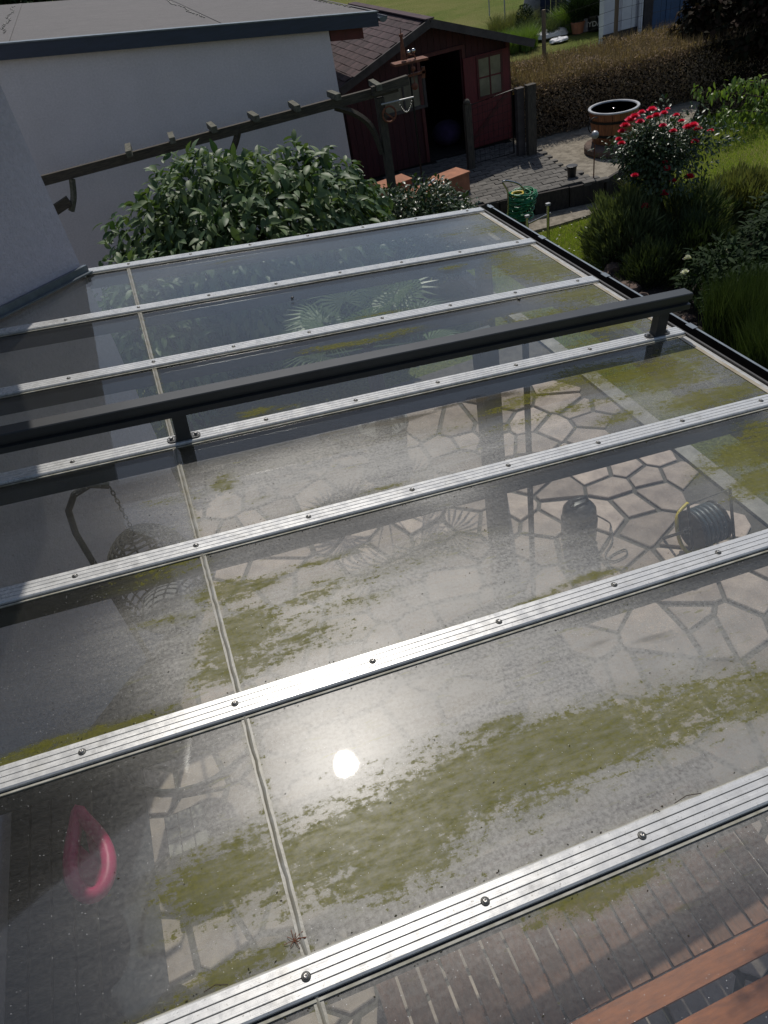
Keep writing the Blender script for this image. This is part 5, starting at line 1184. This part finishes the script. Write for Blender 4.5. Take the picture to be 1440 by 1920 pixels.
for (px, py, r_) in ((1222,207,.05),(1203,212,.04),(1190,220,.05),(1182,226,.055),(1172,237,.05),(1166,247,.04),(1200,230,.045),(1218,222,.035),(1230,218,.045),(1245,213,.04),(1268,217,.035),(1278,228,.035),(1290,240,.055),(1300,236,.05),(1308,243,.045),(1243,237,.04),(1262,247,.04),(1303,267,.045),(1165,270,.04),(1246,305,.035),(1250,318,.05),(1262,340,.04),(1293,333,.055),(1190,330,.04),(1247,364,.055),(1210,388,.05),(1332,246,.035),(1252,205,.025),(1160,262,.035)):
    c_ = gy(px, py, YR-.28-.1*((px*7) % 3)/3); part('flower', rose(c_, r_*1.25), M['petal'], rs)
# right: dark maple and the pale cherry branch
YM = 13.0
mc = gy(1430,20,YM)
mp = thing('maple_tree', 'dark purple-green maple with hanging foliage in the upper right corner', 'tree', (mc[0]+1.2,YM,GL))
part('trunk', MB().tube([(mc[0]+1.2,YM,GL),(mc[0]+1.1,YM,GL+1.2),(mc[0]+.8,YM,mc[2]-.1)], [.17,.14,.10], 12), M['bark'], mp)
for k_ in range(7):
    a_ = k_*.9; e1 = mc+np.array([1.3*math.cos(a_)*.9, 1.0*math.sin(a_), .5]); part('limb', MB().tube(smooth_pts([(mc[0]+1.0,YM,mc[2]-.5), (mc[0]+.8+.3*math.cos(a_),YM+.3*math.sin(a_),mc[2]), e1]), [.06-.004*i for i in range(11)], 7), M['bark'], mp)
ml = leaf_tpl(1, .75, .1, .3, 3)
pos, out, rad = crown_pts(mc+np.array([.75,0,.05]), (1.9,1.5,1.25), 30000, .6, .35, -1, 71)
p2, o2_, _ = crown_pts(gy(1400,75,YM-.3), (1.0,.6,.62), 9000, .8, .45, -1, 72); p3, o3, _ = crown_pts(gy(1325,45,YM), (.55,.5,.55), 5000, .8, .5, -1, 73)
pos = np.concatenate([pos,p2,p3]); out = np.concatenate([out,o2_,o3]); g = np.random.default_rng(7)
put('crown', scatter_mesh('crown', ml, pos, leaves(pos, out, .7, .6, 71), g.uniform(.06,.13,len(pos)), M['maple'], WL[mp.name]), mp, WL[mp.name], kind='stuff')
YCH = 11.2
cb0 = gy(1470,215,YCH)
ch = thing('cherry_sapling', 'young cherry with pale green drooping leaves lit by the sun at the right edge', 'tree', (cb0[0]+.2,YCH,GL))
part('trunk', MB().tube([(cb0[0]+.2,YCH,GL),(cb0[0]+.15,YCH,cb0[2]-.1),(cb0[0],YCH,cb0[2]+.5)], [.035,.03,.015], 8), M['bark'], ch)
pp = []; oo = []; g = np.random.default_rng(12)
for (e0, e1) in (((1470,190),(1302,172)),((1470,215),(1330,212)),((1460,160),(1370,158)),((1470,240),(1345,232))):
    A0 = gy(*e0, YCH); A1 = gy(*e1, YCH-.2); part('limb', MB().tube([A0, (A0+A1)/2+np.array([0,0,.05]), A1], [.014,.009,.004], 5), M['bark'], ch)
    for k_ in range(150):
        f = g.random(); p = A0+(A1-A0)*f+np.array([0,0,.05*4*f*(1-f)*.5])+g.normal(size=3)*np.array([.07,.10,.06]); pp.append(p); oo.append(g.normal(size=3)*.6+np.array([-.4,-.3,-.2]))
pp = np.array(pp); oo = np.array(oo)
put('foliage', scatter_mesh('foliage', leaf_tpl(1,.38,.1,.35,3), pp, leaves(pp, oo, .7, .4, 12), g.uniform(.08,.13,len(pp)), M['cherry'], WL[ch.name]), ch, WL[ch.name], kind='stuff')

# ------------------------------------------------------------------ grass blades
def lawn_blades(n, polyfn, bounds, seed, h=(.02,.05)):
    g = np.random.default_rng(seed); X = g.uniform(bounds[0], bounds[1], n); Y = g.uniform(bounds[2], bounds[3], n)
    keep = np.array([polyfn(x, y) for x, y in zip(X, Y)]); b_ = np.stack([X, Y, np.full(n, GL-.03)], 1)[keep]
    return b_
okl = lambda x, y: not inpoly(x, y, bedp) and not inpoly(x, y, tp_) and not (5.6 < x < 9 and 9.5 < y < 10.4)
b1 = lawn_blades(90000, okl, (5.7,9.2,5.0,10.0), 1); b2_ = lawn_blades(110000, okl, (9.3,15.5,7.0,12.5), 2)
bb = np.concatenate([b1, b2_]); o = put('grass', stalks('grass', len(bb), bb, .03, .075, .7, .006, M['blade'], (8,8,GL), 1, seg=2), None, (8,8,GL)); tag(o, 'short green lawn grass around the flower bed', 'grass', kind='stuff')
# daisies
g = np.random.default_rng(4); q = MB()
for k_ in range(120):
    x, y = g.uniform(6.4,8.6), g.uniform(7.4,9.6)
    if okl(x, y): q.lathe((x, y, GL+.03), [(.012,0),(.0001,.004)], 6)
o = part('daisies', q, M['wpetal']); tag(o, 'tiny white daisies scattered in the lawn', 'flowers', kind='stuff')

# ------------------------------------------------------------------ neighbour's garden
nbx = lambda a, b, c, d, Y: rectY(a, b, c, d, Y)
YN = 19.6
nh = thing('neighbour_house', 'white neighbouring building with white door panels and a blue panelled bay', 'house', (gy(1200,70,YN)[0], YN, GL))
x0 = gy(1136,40,YN)[0]; x1 = gy(1163,40,YN)[0]; x2 = gy(1206,40,YN)[0]; x3 = gy(1222,40,YN)[0]; x4 = gy(1300,40,YN)[0]
zt_ = gy(1200,-60,YN)[2]; zp = gy(1190,52,YN)[2]; zpl = gy(1130,46,YN)[2]
part('wall', MB().box(x0, x2-.001, YN+.10, YN+.32, GL, zt_), M['white'], nh)
part('wall', MB().box(x2, x4+3, YN+.10, YN+4, GL, zt_), M['white'], nh)
part('plinth', MB().box(x0-.02, x2, YN+.05, YN+.098, GL, zp), M['darkwall'], nh)
part('door', MB().box(x1+.06, x2-.25, YN+.03, YN+.098, zp+.02, zt_-.3), M['white'], nh)
part('downpipe', MB().tube([(x2-.1,YN+.0,GL),(x2-.1,YN+.0,zt_)], .06, 10), M['white'], nh)
part('pilaster', MB().box(x2+.001, x3, YN-.02, YN+.099, GL, zt_), M['darkwall'], nh)
k_ = 0; x = x3+.02
while x < x4: part('blue_panel', MB().box(x, x+.42, YN+.02, YN+.09, gy(1260,45,YN)[2], zt_-.3), M['blue'], nh); x += .44
part('plinth', MB().box(x3+.001, x4+3, YN-.01, YN+.018, GL, gy(1260,50,YN)[2]), M['darkwall'], nh)
part('terrace_slab', MB().box(gy(1040,60,YN)[0], x4+3, YN-2.2, YN-.03, GL-.04, GL+.004), M['darkwall'], kind='structure') if False else None
o = part('neighbour_terrace', MB().box(gy(1040,60,18)[0], x4+3, 17.0, YN-.03, GL-.04, GL-.01), M['paver'], kind='structure')
shrub('dark_shrub', 'tall dark leafy shrub between the planters and the white neighbour wall', 'bush', (gz(1098,30,GL)[0],gz(1098,30,GL)[1],GL+1.3), (1.1,1.0,1.4), 6000, .09, M['darkl'], 88, GL, lt3, 0, .3, .6, .35)
# navy boards and grey cone
YF = 24.
a0, a1, c0, c1 = rectY(1014,32,1056,-30,YF); nv_ = thing('navy_screen', 'dark navy slatted screen behind the planters', 'screen', ((a0+a1)/2,YF,GL)); x = a0
while x < a1: part('board', MB().box(x, x+.16, YF, YF+.03, GL, c1), M['navy'], nv_); x += .19
cp_ = gz(1003,30,GL); cn2 = thing('grey_cover', 'grey cloth cone-shaped cover standing on the far lawn', 'cover', tuple(cp_)); part('cloth', MB().lathe(cp_, [(.42,0),(.38,.4),(.26,.95),(.22,1.0),(.16,1.2),(.12,1.9)], 20), M['greyfab'], cn2, smooth=True); part('band', MB().lathe(cp_+np.array([0,0,.92]), [(.285,0),(.285,.08)], 20), M['white'], cn2)
# planters
def pot(px, py, r_, h, m, label, plant=None, seed=0, hh=(.3,.6), col='lav', Y=None, nn=500):
    c = gz(px, py, GL); t_ = thing('planter', label, 'planter', tuple(c)); part('pot', MB().lathe(c, [(r_*.8,0),(r_,h),(r_*1.06,h),(r_*1.06,h+.04),(r_*.9,h+.04),(r_*.85,h-.05),(.0001,h-.05)], 20), m, t_)
    part('soil', MB().lathe(c+np.array([0,0,h-.045]), [(r_*.84,0),(.0001,.02)], 16), M['soil'], t_)
    if plant: b_ = disc((c[0],c[1],c[2]+h-.04), r_*.8, r_*.8, nn, seed); put('leaves', stalks('leaves', nn, b_, hh[0], hh[1], 1., .03, M[plant], WL[t_.name], seed), t_, WL[t_.name], kind='stuff')
    return c, t_
pot(1132,58,.17,.36,M['white'],'white bucket planter with dark feathery plant by the neighbour house','darkl',1,(.3,.7))
cI, tI = pot(1113,57,.2,.36,M['black'],'black pot with pale capital letters on its side','darkl',2,(.3,.75))
pot(1098,58,.16,.3,M['greyfab'],'grey pot left of the lettered black pot','darkl',3,(.3,.8))
pot(1083,62,.2,.26,M['terracotta'],'brown clay planter between the bright grass and the grey pot','darkl',4,(.5,1.1),nn=900)
fc = D.curves.new('lettering', 'FONT'); fc.body = 'IYDA'; fc.size = .19; fc.extrude = .002; fc.align_x = 'CENTER'
lo = D.objects.new('lettering', fc); COL.objects.link(lo); dg = bpy.context.evaluated_depsgraph_get(); me = D.meshes.new_from_object(lo.evaluated_get(dg)); D.objects.remove(lo); me.materials.clear(); me.materials.append(M['zinc'])
dirc = (CAM-cI)[:2]; dirc /= np.linalg.norm(dirc); put('lettering', me, tI, (cI[0]+dirc[0]*.212, cI[1]+dirc[1]*.212, GL+.14), rot=(R(88),0,math.atan2(dirc[1],dirc[0])+math.pi/2))
c_ = gz(1062,60,GL); tuft('bright_grass_clump', 'bright green arching grass clump on the neighbour terrace', 'grass', (c_[0],c_[1],GL), .28,.28, 1500, .5,.9, 1.1, .02, M['cherry'], 14)
c_ = gz(985,66,GL); shrub('dwarf_conifer', 'small round dark conifer near the white bag', 'bush', (c_[0],c_[1],GL+.4), (.28,.28,.42), 1500, .06, M['darkl'], 81, GL, lt3, 0, .1, .5, .1, twigs=False)
for i_, (px, py, rx, n_, mk, lb) in enumerate(((960,62,.9,3500,'straw','pale flowering weeds beside the shed roof'),(1010,72,.7,2500,'lav','green weeds behind the wooden stake'),(965,95,.7,3500,'cherry','sunlit green weeds just behind the shed corner'),(1095,20,.6,2500,'darkl','dark tall plants behind the planters'))):
    c_ = gz(px, py, GL); tuft('weed_patch', lb, 'plants', (c_[0],c_[1],GL), rx, rx*.8, n_, .3 if i_ < 3 else .8,.7 if i_ < 3 else 1.6, .9, .016, M[mk], 90+i_)
# white bags
for (px, py, s, lb) in ((1030,70,.42,'large crumpled white bag lying on the soil behind the hedge'),(1048,78,.2,'smaller white bag in front of the large one')):
    c = gz(px, py, GL); q = MB(); q.lathe(c, [(s*.7,0),(s,.1*s),(s*.9,.35*s),(s*.4,.5*s),(.0001,.52*s)], 14); gg = random.Random(px); q.v = [(v[0]+gg.uniform(-.03,.03)+(v[0]-c[0])*.5, v[1]+gg.uniform(-.03,.03), v[2]+gg.uniform(-.02,.03)) for v in q.v]
    o = part('white_bag', q, M['white'], org=c); tag(o, lb, 'bag')
# stakes and mesh fence behind hedge
def stake(px, pyb, pyt, w, label, Yq, name='wooden_stake'):
    b_ = gy(px, pyb, Yq); t__ = gy(px, pyt, Yq); o = part(name, MB().box(b_[0]-w/2,b_[0]+w/2,Yq-w/2,Yq+w/2,GL,t__[2]), M['postwood2'] if 'postwood2' in M else M['stakewood'], org=(b_[0],Yq,GL)); tag(o, label, 'stake'); return b_[0]
M['stakewood'] = mat('pale_stake_wood', (.22,.16,.10), (.13,.10,.07), rough=.85, scale=8, stretch=(8,8,1))
xa = stake(1020,90,18,.06,'pale wooden stake rising from the left of the hedge',14.6); xb = stake(1154,70,-30,.06,'taller wooden stake rising behind the middle of the hedge',14.6)
wf = thing('wire_fence', 'thin wire mesh fence strung between the wooden stakes behind the hedge', 'fence', (xb,14.65,GL)); q = MB()
for z in np.arange(GL+.2, GL+2.6, .22): q.tube([(xa-.2,14.65,z-.1),(xb,14.65,z),(xb+4,14.3,z)], .003, 4)
for x in np.arange(xb+.15, xb+3.6, .22): q.tube([(x,14.65-(x-xb)*.09,GL),(x,14.65-(x-xb)*.09,GL+2.5)], .003, 4)
part('wires', q, M['iron'], wf, kind='stuff')
for (px, pyb, pyt) in ((918,30,-20),(947,38,-20)):
    c = gz(px, pyb, GL); t__ = gy(px, pyt, c[1]); o = part('clothes_pole', MB().tube([c, (c[0],c[1],t__[2]+.3)], .025, 8), M['zinc'], org=c); tag(o, 'thin pale pole on the far lawn, %s of the two' % ('left' if px == 918 else 'right'), 'pole', 'poles on the far lawn')
# far hedge and trees beyond the lawn so that the view and reflections end in greenery
for i_, (x, y, rr, hh) in enumerate(((8,48,4.5,6),(16,52,5,7),(25,50,5,6.5),(34,46,5,7),(-2,50,5,6),(42,38,5,6))):
    t_, _, _ = shrub('far_tree', ['rounded dark tree far beyond the garage','broad tree far behind the shed','leafy tree far behind the poles','tall tree far beyond the grey cover','round tree far behind the garage roof','tree far away at the right'][i_], 'tree', (x,y,GL+hh*.6), (rr,rr*.8,hh*.5), 5000, .5, M['darkl'], 200+i_, GL, lt3, 0, .3, .5, .3, group='trees beyond the far lawn', core=False)
